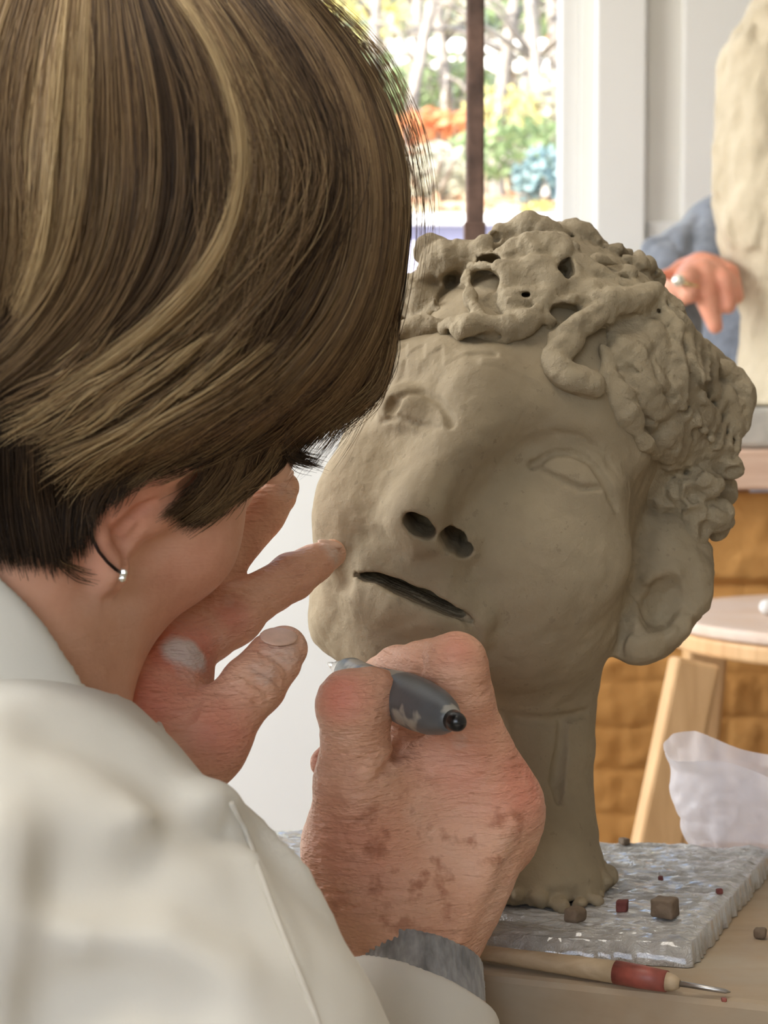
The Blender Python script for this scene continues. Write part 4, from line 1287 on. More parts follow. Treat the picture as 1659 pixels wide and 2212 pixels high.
def zat(x, y):
    u = np.clip((x - GX[0]) / 15, 0, len(GX) - 1.001); v = np.clip((y - GY[0]) / 15, 0, len(GY) - 1.001)
    i = u.astype(int); j = v.astype(int); a = u - i; b = v - j
    return ZM[i, j] * (1 - a) * (1 - b) + ZM[i + 1, j] * a * (1 - b) + ZM[i, j + 1] * (1 - a) * b + ZM[i + 1, j + 1] * a * b
NP = 18
hrng = np.random.RandomState(11)
def resample(g, n=NP):
    g = np.asarray(g, float)
    d = np.concatenate([[0], np.cumsum(np.hypot(*np.diff(g, axis=0).T))]); d /= d[-1]
    t = np.linspace(0, 1, n)
    p = np.stack([np.interp(t, d, g[:, 0]), np.interp(t, d, g[:, 1])], 1)
    for _ in range(3):
        p[1:-1] = (p[:-2] + 2 * p[1:-1] + p[2:]) / 4
    return p
strands, tones, rads = [], [], []
def layer(guides, tone, count, lift, jit=7.0, tonevar=0.25, thick=0.00007, trim=0.25, wob=14.0, clump=0.6, freq=9.0, stt=0.10):
    G = np.stack([resample(g) for g in guides])
    m = len(guides) - 1
    u = hrng.uniform(0, m - 1e-6, count)
    cl = np.round(u * 26) / 26 + hrng.normal(0, 0.003, count)             # locks
    u = np.clip(u * (1 - clump) + cl * clump, 0, m - 1e-6)
    i = u.astype(int); a = (u - i)[:, None, None]
    P = G[i] * (1 - a) + G[i + 1] * a
    t = np.linspace(0, 1, NP)[None]
    q = np.stack([u[:, None] * 3.1 + 0 * t, t * 2.2 + 0 * u[:, None], np.full((count, NP), lift * 400.0)], -1)
    P[..., 0] += wob * fbm(q, 1.0, 2) * (0.3 + t) + jit * hrng.normal(0, 1, (count, 1)) * (0.5 + t * 0.8)
    P[..., 1] += wob * fbm(q + 31.7, 1.0, 2) * (0.3 + t) + jit * hrng.normal(0, 1, (count, 1)) * (0.5 + t * 0.8)
    ph = hrng.uniform(0, 6.3, (count, 2)); am = hrng.gamma(1.4, 2.2, (count, 1))
    P[..., 0] += am * np.sin(t * 9 + ph[:, :1]); P[..., 1] += am * np.sin(t * 7 + ph[:, 1:])
    # trim the ends to different lengths
    end = 1 - trim * hrng.uniform(0, 1, (count, 1)) ** 1.5
    st = hrng.uniform(0, stt, (count, 1))
    s = (st + (end - st) * t) * (NP - 1)
    k = np.minimum(s.astype(int), NP - 2); f = (s - k)[..., None]
    P = np.take_along_axis(P, k[..., None].repeat(2, -1), 1) * (1 - f) + np.take_along_axis(P, (k + 1)[..., None].repeat(2, -1), 1) * f
    lump = fbm(np.stack([u * freq, np.zeros(count), np.full(count, lift * 900)], -1), 1.0, 2)
    Z = zat(P[..., 0], P[..., 1])
    lf = lift * (0.35 + 0.65 * np.sin(np.pi * np.clip(t * 0.9 + 0.08, 0, 1))) + 0.0050 * lump[:, None] * (0.5 + t * 0.7) + hrng.uniform(0, 0.0022, (count, 1))
    Z = Z - np.maximum(lf, 0.0002)
    W3 = CAM + Z[..., None] * (AX_F + ((P[..., 0] - 829.5) / FPX)[..., None] * AX_R - ((P[..., 1] - 1106) / FPX)[..., None] * AX_U)
    tg = np.interp(u, np.arange(m + 1), tone)
    strands.append(W3); tones.append(np.clip(tg + tonevar * lump * 1.6 + hrng.normal(0, 0.13, count), 0, 1))
    rads.append(np.full(count, thick * 1.25) * hrng.uniform(0.6, 1.5, count))
fan = [
    [(-330, -150), (-420, 150), (-460, 450), (-440, 760), (-360, 1040)],
    [(-180, -120), (-280, 150), (-330, 420), (-320, 700), (-260, 980)],
    [(-20, -90), (-110, 120), (-150, 360), (-160, 600), (-140, 850)],
    [(60, -80), (0, 100), (-20, 300), (-25, 500), (-60, 720)],
    [(130, -60), (90, 140), (70, 330), (60, 520), (20, 650)],
    [(170, -60), (150, 160), (140, 360), (120, 540), (40, 690)],
    [(205, -60), (205, 180), (200, 400), (165, 590), (70, 730), (-30, 800)],
    [(245, -70), (265, 180), (270, 420), (225, 630), (110, 780), (-10, 870)],
    [(275, -70), (330, 160), (350, 390), (305, 600), (180, 760), (30, 870)],
    [(300, -70), (400, 110), (440, 300), (435, 470), (370, 620), (230, 760), (60, 870)],
    [(330, -70), (460, 110), (510, 290), (515, 420), (455, 570), (320, 700), (160, 810), (30, 880)],
    [(370, -80), (505, 90), (560, 270), (562, 410), (500, 570), (370, 710), (210, 830), (70, 930)],
    [(420, -90), (575, 100), (645, 280), (645, 450), (575, 620), (440, 750), (280, 870), (110, 990)],
    [(480, -95), (640, 100), (720, 300), (722, 480), (655, 660), (520, 800), (370, 910), (230, 1000)],
    [(540, -90), (710, 110), (790, 320), (792, 520), (735, 700), (610, 840), (490, 930), (390, 1000)],
    [(590, -75), (765, 120), (842, 330), (848, 530), (800, 700), (710, 830), (600, 920), (530, 985)],
    [(625, -60), (790, 130), (868, 330), (876, 480), (852, 640), (826, 780), (740, 870), (640, 960)],
]
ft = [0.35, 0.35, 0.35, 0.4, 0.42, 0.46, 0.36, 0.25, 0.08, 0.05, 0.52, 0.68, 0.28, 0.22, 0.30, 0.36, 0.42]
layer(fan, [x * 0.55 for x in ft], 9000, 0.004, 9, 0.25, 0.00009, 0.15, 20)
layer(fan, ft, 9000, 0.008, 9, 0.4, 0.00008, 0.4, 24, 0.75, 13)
# lifted golden locks on top
layer([fan[10], fan[11]], [0.85, 0.75], 1500, 0.0125, 5, 0.25, 0.00008, 0.2, 10, 0.8)
layer([fan[4], fan[5], fan[6]], [0.7, 0.75, 0.5], 1200, 0.0115, 6, 0.3, 0.00008, 0.25, 10, 0.8)
layer([fan[14], fan[15]], [0.5, 0.45], 1300, 0.011, 6, 0.3, 0.00008, 0.3, 10, 0.8)
# feathered ends swept towards the nape
sweep_ = [
    [(250, 690), (170, 770), (80, 830), (-20, 880)],
    [(380, 690), (260, 790), (140, 860), (10, 910)],
    [(470, 700), (330, 810), (190, 900), (40, 970)],
    [(560, 720), (420, 830), (260, 930), (90, 1030)],
    [(650, 730), (510, 850), (350, 950), (160, 1060)],
    [(720, 740), (590, 870), (440, 960), (290, 1010)],
    [(790, 740), (680, 870), (540, 950), (420, 1000)],
]
layer(sweep_, [0.28, 0.42, 0.48, 0.36, 0.26, 0.2, 0.2], 4500, 0.0085, 12, 0.65, 0.00008, 0.7, 40, 0.92, 14, 0.5)
layer(sweep_[1:5], [0.55, 0.62, 0.5, 0.35], 1100, 0.0125, 10, 0.6, 0.00008, 0.7, 44, 0.95, 17, 0.5)
# dark under-layers down the nape and behind the ear
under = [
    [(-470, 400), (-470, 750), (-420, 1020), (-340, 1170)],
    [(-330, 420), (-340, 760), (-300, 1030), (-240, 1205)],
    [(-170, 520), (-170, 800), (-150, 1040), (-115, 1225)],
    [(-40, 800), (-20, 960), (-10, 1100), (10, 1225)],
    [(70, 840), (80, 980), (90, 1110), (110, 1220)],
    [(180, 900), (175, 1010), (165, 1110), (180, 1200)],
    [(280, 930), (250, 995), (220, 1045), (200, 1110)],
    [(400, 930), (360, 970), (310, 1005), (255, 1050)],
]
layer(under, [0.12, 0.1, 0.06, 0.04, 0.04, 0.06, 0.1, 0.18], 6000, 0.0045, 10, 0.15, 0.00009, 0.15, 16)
layer([[(300, 880), (280, 960), (245, 1030), (205, 1080)], [(460, 910), (410, 960), (350, 995), (270, 1035)]], [0.2, 0.3], 900, 0.008, 9, 0.3, 0.00008, 0.4, 18, 0.8)
# loose wisps on the neck
layer([[(90, 1190), (120, 1225), (160, 1255), (205, 1270)], [(110, 1180), (150, 1215), (190, 1230), (215, 1225)]], [0.25, 0.3], 16, 0.0012, 4, 0.1, 0.00008, 0.3, 8, 0)
# lock in front of the ear
layer([[(470, 930), (450, 1010), (400, 1080), (352, 1115)], [(540, 940), (510, 1020), (450, 1095), (385, 1138)], [(610, 930), (570, 1000), (520, 1060), (430, 1135)], [(650, 940), (610, 1000), (575, 1030), (520, 1070)]],
      [0.2, 0.28, 0.35, 0.25], 1600, 0.004, 7, 0.25, 0.00008, 0.3, 12, 0.6)
# forelock hanging over the brow, and flyaways along the outline
fore = [[(800, 620), (800, 760), (740, 860), (650, 920), (600, 960)], [(830, 640), (815, 780), (735, 870), (650, 950), (610, 1000)], [(850, 640), (835, 780), (790, 860), (720, 900), (660, 960)], [(858, 640), (838, 800), (830, 840), (790, 890), (730, 925)]]
layer(fore, [0.25, 0.2, 0.3, 0.35], 1500, 0.003, 8, 0.3, 0.00008, 0.35, 14, 0.75)
layer([[(770, 640), (800, 760), (760, 850), (690, 920), (640, 985)], [(840, 640), (832, 780), (800, 860), (740, 930), (690, 990)]], [0.3, 0.4], 320, 0.001, 16, 0.3, 0.00006, 0.5, 34, 0.3)
layer([[(640, 860), (600, 930), (610, 985), (680, 1000)], [(680, 870), (630, 940), (640, 985), (700, 1002)]], [0.1, 0.15], 260, 0.002, 8, 0.1, 0.00008, 0.3, 8, 0.5)
layer([[(600, -60), (800, 110), (895, 330), (905, 480), (880, 640)], [(640, -60), (830, 110), (915, 330), (925, 480), (900, 640)]], [0.5, 0.6], 70, 0.0, 14, 0.2, 0.00006, 0.5, 26, 0)
layer([[(300, -40), (420, 200), (470, 420), (400, 640), (260, 800)], [(600, -40), (760, 250), (770, 500), (640, 720), (480, 860)]], [0.5, 0.4], 420, 0.0135, 30, 0.3, 0.00006, 0.6, 80, 0, 9, 0.5)
# the side away from the camera
cr = hU * 0.75 - hF * 0.45 - hR * 0.2; cr = cr / np.linalg.norm(cr)
e1 = np.cross(cr, hF); e1 /= np.linalg.norm(e1); e2_ = np.cross(cr, e1)
cnt = 7000
phi = hrng.uniform(0, 2 * math.pi, cnt)
tt = np.linspace(0.05, 1, NP)[None]
az = np.cos(phi)[:, None, None] * e1 + np.sin(phi)[:, None, None] * e2_
pol = tt * hrng.uniform(1.25, 1.55, (cnt, 1))
D_ = np.cos(pol)[..., None] * cr + np.sin(pol)[..., None] * az
W3 = HC + D_ * (0.0965 + hrng.uniform(0, 0.006, (cnt, 1, 1)))
tocam = (CAM - HC) / np.linalg.norm(CAM - HC)
fx = (D_[:, NP // 2] @ tocam); lx = D_[:, NP // 2] @ AX_R
keep = (fx < 0.05) & ((D_[:, -1] @ tocam) < 0.25)
strands.append(W3[keep]); tones.append(np.clip(0.35 + 0.2 * hrng.normal(0, 1, keep.sum()), 0, 1)); rads.append(np.full(keep.sum(), 0.0001))
W3 = np.concatenate(strands); TN = np.concatenate(tones); RD = np.concatenate(rads)
hc = bpy.data.hair_curves.new('hair')
hc.add_curves([NP] * len(W3))
b0 = base_of(person)
hc.position_data.foreach_set('vector', (W3 - b0).astype(np.float32).ravel())
ra = hc.attributes.new('radius', 'FLOAT', 'POINT')
prof = np.interp(np.linspace(0, 1, NP), [0, 0.7, 1], [1, 0.95, 0.35])
ra.data.foreach_set('value', (RD[:, None] * prof[None]).astype(np.float32).ravel())
ta = hc.attributes.new('tone', 'FLOAT', 'CURVE')
ta.data.foreach_set('value', TN.astype(np.float32))
def hair_mat():
    t = NT('highlighted_brown_hair')
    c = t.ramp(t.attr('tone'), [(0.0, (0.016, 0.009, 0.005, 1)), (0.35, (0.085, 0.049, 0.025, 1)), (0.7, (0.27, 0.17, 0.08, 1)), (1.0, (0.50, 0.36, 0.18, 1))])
    t.set(color=c, rough=0.5, spec=0.28)
    return t.m
M['hair'] = hair_mat()
hc.materials.append(M['hair'])
ho = link('hair', hc, person)
ho['kind'] = 'stuff'
capm = cap.copy()
capm.disp(lambda P: np.full(P.shape[:-1], 0.0035, np.float32) + 0.001 * fbm(P, 40, 2))
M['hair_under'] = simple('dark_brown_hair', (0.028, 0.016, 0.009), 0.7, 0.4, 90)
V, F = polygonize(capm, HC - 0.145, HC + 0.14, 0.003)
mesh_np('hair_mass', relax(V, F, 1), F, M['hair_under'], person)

# ================================================================== the tool in the hand
M['tool_grip'] = simple('grey_rubber', (0.085, 0.092, 0.095), 0.42, 0.25, 60, 0.15, 500, 0.0004)
def grip_mat():
    t = NT('grey_rubber_with_clay')
    c = t.mix(t.ramp(t.noise(55, 3, 0.55), [(0.55, (0, 0, 0)), (0.60, (0.9, 0.9, 0.9))]), (0.10, 0.108, 0.11, 1), (0.36, 0.33, 0.27, 1))
    t.set(color=c, rough=0.4, normal=t.bump(t.noise(500, 3), 0.15, 0.0004))
    return t.m
M['tool_grip'] = grip_mat()
M['black_rubber'] = simple('black_rubber', (0.008, 0.008, 0.009), 0.25, 0.2, 60)
t0 = at(992, 1562, 0.622); t1 = at(750, 1452, 0.722)
tl = lambda s: t0 + (t1 - t0) * s
tool = thing('modelling_tool', t1, 'grey bulbous modelling tool with a black tip gripped in the hand', 'tool')
MB().sweep([tl(s) for s in (0.05, 0.08, 0.14, 0.22, 0.32, 0.45, 0.6, 0.75, 0.88, 0.96, 1.0)], [0.0036, 0.0047, 0.0070, 0.0086, 0.0094, 0.0094, 0.0080, 0.0066, 0.0062, 0.0064, 0.0056], 28).build('handle', M['tool_grip'], tool, smooth=True)
MB().sweep([tl(s) for s in (-0.012, -0.006, 0.004, 0.02, 0.049)], [0.0006, 0.0022, 0.0030, 0.0034, 0.0037], 24).build('end_cap', M['black_rubber'], tool, smooth=True)
MB().sweep([tl(1.001), tl(1.04), tl(1.10)], [0.0046, 0.0040, 0.0028], 20).build('ferrule', M['steel'], tool, smooth=True)
tipe = clay.hit1(712, 1440) 
MB().sweep([tl(1.09), tl(1.16), tl(1.2)], [0.0016, 0.0014, 0.0006], 10).build('blade', M['steel'], tool, smooth=True)

# ================================================================== needle tool on the bench
zt = TZ + 0.0001
def bench_pt(px, py, h): return on_plane(px, py, TZ + h)
n0, n1, n2, n3, n4 = [np.array(bench_pt(*p)) for p in ((985, 2050, 0.0046), (1330, 2100, 0.0046), (1440, 2120, 0.0044), (1468, 2125, 0.0042), (1578, 2143, 0.002))]
ndl = thing('needle_tool', (n1[0], n1[1], TZ), 'wooden needle tool with a red band lying along the bench edge', 'tool')
MB().sweep([n0 + (n1 - n0) * s for s in (0, 0.03, 0.4, 0.75, 1.0)], [0.0024, 0.0029, 0.0034, 0.0040, 0.0043], 18).build('handle', M['handle_wood'], ndl, smooth=True)
MB().sweep([n1, n1 + (n2 - n1) * 0.5, n2], [0.0045, 0.0045, 0.0040], 18).build('red_band', M['red_band'], ndl, smooth=True)
MB().sweep([n2, n2 + (n3 - n2) * 0.6, n3], [0.0036, 0.0030, 0.0018], 16).build('ferrule', M['handle_wood'], ndl, smooth=True)
MB().sweep([n3, n3 + (n4 - n3) * 0.9, n4], [0.0011, 0.0009, 0.0002], 8).build('needle', M['steel'], ndl, smooth=True)

# ================================================================== clay crumbs
def crumb(px, py, w, h, mat, label, z=BT, seed=0, cube=0.5, group=None):
    p = np.array(on_plane(px, py, z))
    s = Sdf()
    w = m_of(w, p[1]) / 2; h = m_of(h, p[1]) / 2
    c = np.array([p[0], p[1] + w, z + h * 0.96 + 0.0004])
    a = seed * 1.3
    B = basis(np.array([math.cos(a), math.sin(a), 0]), np.array([-math.sin(a), math.cos(a), 0]), np.array([0, 0, 1.0]))
    s.add(rbox(c, (w * 0.92, w * 0.8, h), w * (0.55 - cube * 0.4), B))
    s.add(ball(c + np.array([w * 0.3 * math.cos(seed), -w * 0.3, -h * 0.3]), min(w, h) * 0.75), w * 0.3)
    s.disp(lambda P: w * 0.16 * fbm(P + seed * 7.7, 0.9 / w, 3))
    hh = max(w / 9, 0.0002) * RES
    V, F = polygonize(s, c - w * 1.7 - h * 0.4, c + w * 1.7 + h * 0.4, hh)
    V[:, 2] = np.maximum(V[:, 2], z + 0.0003)
    o = mesh_np('clay_crumb', V, F, mat, None, (c[0], c[1], z + 0.0003))
    tag(o, label, 'clay crumb', group)
FZ = BT + 0.0009
crumb(1346, 1974, 30, 24, M['clay_red'], 'small dark red cube of clay on the wrapped board', FZ, 1, 0.95)
crumb(1440, 1988, 58, 42, M['clay_brown'], 'pale brown blocky lump of clay near the board corner', FZ, 2, 0.9)
crumb(1245, 2000, 50, 34, M['clay_brown'], 'dark rounded lump of clay in front of the clay neck', FZ, 3, 0.2)
crumb(1350, 1828, 24, 14, M['clay_brown'], 'tiny dark clay bit at the far edge of the board', FZ, 4, 0.4)
crumb(1555, 1935, 16, 12, M['clay_red'], 'tiny reddish clay bit near the right edge of the board', FZ, 5, 0.4)
crumb(1428, 1905, 14, 9, M['clay_red'], 'tiny red clay fleck in the middle of the board', FZ, 6, 0.4)
crumb(1645, 2032, 30, 22, M['clay_brown'], 'dark clay crumb on the bench right of the board', TZ, 7, 0.3)
crumb(1513, 2048, 36, 20, M['clay'], 'grey clay crumb on the bench against the board corner', TZ, 8, 0.3)
crumb(1525, 2020, 16, 12, M['clay_brown'], 'small dark clay crumb beside the board\'s right edge', TZ, 9, 0.3)
crumb(1308, 1900, 40, 24, M['clay_brown'], 'dark clay crumb at the right foot of the clay neck', FZ, 10, 0.2)
crumb(1170, 1948, 26, 18, M['clay'], 'grey clay crumb in front of the clay neck foot', FZ, 11, 0.2)
crumb(1565, 2168, 14, 9, M['red_band'], 'tiny red fleck on the bench front edge', TZ, 12, 0.3)
# ================================================================== wooden stool
seat_z = CAM[2] - (1385 - HOR) / FPX * 1.62
stool = thing('wooden_stool', (0.485, 1.82, 0), 'light wooden stool with splayed legs and a dusty round seat', 'stool')
sc = np.array([0.485, 1.82])
SR = 0.205
def disc(r): return [(sc[0] + r * math.cos(2 * math.pi * k / 48), sc[1] + r * math.sin(2 * math.pi * k / 48)) for k in range(48)]
MB().prism(disc(SR), seat_z - 0.012, seat_z).build('seat', M['stool_seat'], stool, bevel=0.004, seg=3)
MB().prism(disc(SR - 0.001), seat_z - 0.03, seat_z - 0.0125).build('seat_rim', M['stool_wood'], stool, bevel=0.004)
legs = [((0.296, 1.715), (0.13, 1.63)), ((0.345, 1.95), (0.29, 2.02)), ((0.64, 1.70), (0.79, 1.63)), ((0.65, 1.93), (0.76, 2.02))]
def sp(i, z):
    (tx, ty), (bx, by) = legs[i]; f = 1 - z / seat_z
    return np.array([tx + (bx - tx) * f, ty + (by - ty) * f, z])
for i in range(4):
    MB().beam(sp(i, 0.0), sp(i, seat_z - 0.031), 0.042, 0.042, (0, 1, 0)).build('leg', M['stool_wood'], stool, bevel=0.004)
for (a, b, z) in ((0, 2, 0.25), (1, 3, 0.25), (0, 1, 0.32), (2, 3, 0.32)):
    MB().beam(sp(a, z), sp(b, z), 0.02, 0.03).build('stretcher', M['stool_wood'], stool, bevel=0.003)
# white stick of plaster left on the seat
pz = seat_z + 0.008
p0 = np.array(on_plane(1642, 1312, pz)); p1 = p0 + np.array([0.10, 0.02, 0])
M['plaster'] = simple('white_plaster', (0.72, 0.70, 0.67), 0.7, 0.06, 30, 0.2, 120)
tag(MB().sweep([p0 + (p1 - p0) * s for s in (0, 0.02, 0.06, 0.3, 0.94, 1)], [0.003, 0.006, 0.0076, 0.0078, 0.0076, 0.005], 16).build('plaster_stick', M['plaster'], base=(p0[0], p0[1], seat_z), smooth=True), 'white rounded stick lying on the stool seat', 'stick')

# ================================================================== modelling stand behind, hung with tan paper
y_s = 2.06
def sx_(px, Y): return (px - 829.5) / FPX * Y
def sz_(py, Y): return CAM[2] - (py - HOR) / FPX * Y
stand = thing('modelling_stand', (0.47, 2.2, 0), 'tall pale wooden stand carrying the cream clay figure', 'table')
M['pale_wood'] = wood('pale_pink_wood', (0.58, 0.38, 0.27), (0.70, 0.50, 0.37), (3, 40, 40))
zt_s = sz_(972, y_s)
MB().box((sx_(1500, y_s), y_s, sz_(1058, y_s)), (1.05, 2.42, zt_s)).build('stand_top', M['pale_wood'], stand, bevel=0.004)
for (x, y) in ((sx_(1500, y_s) + 0.05, y_s + 0.09), (1.0, y_s + 0.09), (sx_(1500, y_s) + 0.05, 2.37), (1.0, 2.37)):
    MB().box((x - 0.025, y - 0.025, 0), (x + 0.025, y + 0.025, sz_(1058, y_s))).build('leg', M['pale_wood'], stand)
def paper_mat():
    t = NT('tan_crumpled_paper')
    co = t.co()
    c = t.ramp(t.noise(9, 5, 0.6, co), [(0.25, (0.42, 0.20, 0.055, 1)), (0.75, (0.58, 0.31, 0.10, 1))])
    b = t.bump(t.noise(60, 5, 0.6, co, 1.0), 0.5, 0.003)
    t.set(color=c, rough=0.75, normal=b, spec=0.2)
    t.b.inputs['Transmission Weight'].default_value = 0.0
    return t.m
M['paper'] = paper_mat()
def sheet(name, x0, x1, z0, z1, y, mat, n=(90, 110), amp=0.012, seed=0.0, extra=None, parent=None, base=None):
    u, v = np.meshgrid(np.linspace(x0, x1, n[0]), np.linspace(z0, z1, n[1]), indexing='ij')
    q = np.stack([u * 9, v * 9, np.full_like(u, seed)], -1)
    d = amp * fbm(q, 1.0, 2) + amp * 0.6 * np.maximum(fbm(q * 2.4 + 5, 1.0, 2, True) - 0.35, 0)
    if extra is not None: d = d + extra(u, v)
    P = np.stack([u, y - d, v], -1)
    back = P.copy(); back[..., 1] += 0.0012
    V = np.concatenate([P.reshape(-1, 3), back.reshape(-1, 3)])
    a = (np.arange(n[0] - 1)[:, None] * n[1] + np.arange(n[1] - 1)[None]).ravel()
    N = n[0] * n[1]
    F = np.concatenate([np.stack([a, a + n[1], a + n[1] + 1, a + 1], 1), np.stack([a, a + 1, a + n[1] + 1, a + n[1]], 1) + N])
    return mesh_np(name, V, F, mat, parent, base)
def folds(u, v):
    wu = 0.010 * fbm(np.stack([u * 8, v * 8, 0 * u], -1), 1.0, 2); wv = 0.012 * fbm(np.stack([u * 8, v * 8, 0 * u + 3], -1), 1.0, 2)
    gx_ = np.abs(((u + wu - sx_(1290, 2.0)) / 0.040) % 1 - 0.5) * 2
    gz_ = np.abs(((v + wv - sz_(1700, 2.0)) / 0.052) % 1 - 0.5) * 2
    low = np.clip((sz_(1455, 2.0) - v) / 0.02, 0, 1)
    jit = 0.5 + 0.5 * fbm(np.stack([u * 14, v * 14, 0 * u + 7], -1), 1.0, 2)
    quilt = low * 0.0045 * (1 - np.maximum(gx_ ** 6, gz_ ** 6)) * np.clip(jit * 1.6, 0, 1.3)
    roll = 0.020 * np.exp(-((v - sz_(1425, 2.0)) / 0.008) ** 2) * -1 + 0.012 * np.exp(-((v - sz_(1290, 2.0)) / 0.007) ** 2) * -1
    return quilt + roll + 0.018 * np.clip((sz_(1430, 2.0) - v) / 0.01, 0, 1)
tag(sheet('paper_sheet', sx_(1130, 2.0), 1.06, 0.22, sz_(1060, y_s) - 0.004, y_s + 0.045, M['paper'], (150, 190), 0.008, 2.0, folds, None, (0.5, y_s, 0.22)),
    'tan crumpled paper sheet hanging below the pale wooden stand', 'paper')

# ================================================================== cream figure on its slab
slab_z = sz_(880, 2.1)
tag(MB().box((sx_(1560, 2.1), 2.1, zt_s + 0.0005), (0.86, 2.40, slab_z)).build('plaster_slab', simple('dirty_plaster', (0.52, 0.49, 0.43), 0.7, 0.35, 14, 0.5, 60, 0.003), base=(0.6, 2.2, zt_s), bevel=0.008, seg=3), 'dirty white plaster slab under the cream clay figure', 'slab')
fig = Sdf()
def fc(px, py): return at(px, py, 2.22)
FS = 2.22 / FPX
fig.add(tube([fc(1745, 905), fc(1742, 780), fc(1740, 600), fc(1715, 470)], [172 * FS, 150 * FS, 138 * FS, 145 * FS]))
fig.add(tube([fc(1700, 470), fc(1690, 320), fc(1690, 160), fc(1720, 60)], [148 * FS, 150 * FS, 142 * FS, 100 * FS]), 0.03)
fig.add(tube([fc(1720, 60), fc(1770, -60), fc(1800, -200)], [95 * FS, 60 * FS, 55 * FS]), 0.03)
fig.add(ellip(fc(1815, -330), (0.075, 0.085, 0.1)), 0.02)
fig.add(tube([fc(1590, 330), fc(1580, 420), fc(1592, 520)], [0.012, 0.018, 0.010]), 0.02)
fig.clip(half((0, 0, slab_z + 0.001), (0, 0, -1)))
fig.disp(lambda P: 0.006 * fbm(P * np.array([1, 1, 0.45], np.float32), 26, 2, True) + 0.0035 * fbm(P * np.array([1, 1, 0.6], np.float32), 70, 2) - 0.002, 0.02)
V, F = polygonize(fig, fc(1730, 880) + np.array([-0.13, -0.13, -0.04]), fc(1730, -500) + np.array([0.16, 0.14, 0.02]), 0.0035)
base_f = (fc(1730, 880)[0], fc(1730, 880)[1], slab_z + 0.001)
tag(mesh_np('clay_figure', V, F, M['clay_cream'], None, base_f), 'tall cream clay figure with a rough knife-marked surface, standing on a slab', 'sculpture')

# ================================================================== second person, behind the cream figure
p2 = thing('person', (0.62, 2.62, 0), 'person in a blue-grey jumper with a ringed hand resting on the cream figure', 'person')
K2 = 2.30
def k2(px, py, Z=K2): return at(px, py, Z)
def r2(r, Z=K2): return r * Z / FPX
sw = Sdf()
sw.add(tube([k2(1445, 640, 2.34), k2(1480, 560, 2.38), k2(1560, 520, 2.46)], [r2(60), r2(78), r2(92)]), 0.0)
sw.add(tube([k2(1440, 720, 2.36), k2(1450, 590, 2.36)], [r2(80), r2(70)]), 0.02)
sw.add(tube([k2(1410, 540, 2.36), k2(1425, 600, 2.36)], [r2(30), r2(40)]), 0.012)
sw.add(tube([k2(1530, 560, 2.36), k2(1545, 480, 2.42), k2(1620, 470, 2.52)], [r2(60), r2(60), r2(95)]), 0.015)
chest2 = k2(1760, 900, 2.62)
sw.add(ellip(chest2, (0.20, 0.12, 0.30)), 0.03)
sw.add(tube([chest2, np.array([chest2[0], chest2[1], 0.80])], [0.15, 0.17]), 0.05)
sw.add(tube([k2(1620, 470, 2.52), k2(1760, 560, 2.6)], [r2(95), 0.09]), 0.03)
sw.add(tube([k2(1760, 560, 2.6), k2(2000, 600, 2.6), k2(2050, 1000, 2.45)], [0.09, 0.075, 0.05]), 0.03)
s2 = sw.copy()
def scut(pts, r, d=0.0, k=0.006):
    h = s2.hit([p[0] for p in pts], [p[1] for p in pts], 1.8); v = CAM - h
    sw.cut(tube(list(h + v / np.linalg.norm(v, axis=1)[:, None] * d), r), k)
scut([(1490, 585), (1470, 540), (1445, 510)], [0.006, 0.004, 0.002]); scut([(1488, 565), (1500, 500), (1508, 450)], [0.005, 0.006, 0.004])
scut([(1400, 530), (1425, 520)], [0.003, 0.002])
sw.disp(lambda P: 0.002 * fbm(P, 40, 2) + 0.0006 * fbm(P, 260, 2))
M['jumper'] = simple('blue_grey_wool', (0.17, 0.19, 0.23), 0.95, 0.3, 60, 0.6, 400, 0.003, sheen=0.5)
V, F = polygonize(sw, (sx_(1370, 2.3) - 0.02, 2.15, 0.72), (1.02, 2.85, 1.30), 0.0055)
mesh_np('jumper', V, F, M['jumper'], p2)
bd = Sdf()
Zh = 2.20
DX = -30
hk = lambda px, py, Z=Zh: at(px + DX, py, Z + 0.075)
rk = lambda r: r * Zh / FPX
bd.add(tube([k2(1760, 640, 2.60), k2(1600, 540, 2.50), k2(1450, 660, 2.36), hk(1480, 640, 2.26), hk(1520, 600, 2.18), hk(1545, 590, 2.13)], [0.06, 0.045, 0.03, rk(38), rk(44), rk(46)]))
bd.add(tube([hk(1548, 590, 2.10), hk(1556, 640, 2.08), hk(1575, 705, 2.08)], [rk(30), rk(27), rk(16)]), 0.005)
bd.add(tube([hk(1525, 592, 2.11), hk(1512, 612, 2.075), hk(1518, 634, 2.07)], [rk(30), rk(28), rk(22)]), 0.005)
bd.add(tube([hk(1505, 585, 2.14), hk(1482, 592, 2.12), hk(1458, 592, 2.11)], [rk(26), rk(16), rk(8)]), 0.006)
bd.add(tube([hk(1560, 580, 2.12), hk(1592, 610, 2.09), hk(1602, 660, 2.08)], [rk(28), rk(25), rk(18)]), 0.005)
bd.add(tube([hk(1565, 575, 2.14), hk(1605, 590, 2.11), hk(1620, 640, 2.09)], [rk(26), rk(22), rk(17)]), 0.006)
hd2 = k2(1800, 130, 2.66)
bd.add(ellip(hd2, (0.078, 0.095, 0.112))); bd.add(tube([hd2 - np.array([0, 0, 0.08]), chest2 + np.array([0, 0, 0.2]), k2(1760, 640, 2.60)], [0.056, 0.06, 0.06]), 0.02)
bd.add(tube([hd2 + np.array([-0.02, -0.092, 0.02]), hd2 + np.array([-0.022, -0.112, -0.015])], [0.009, 0.013]), 0.01)
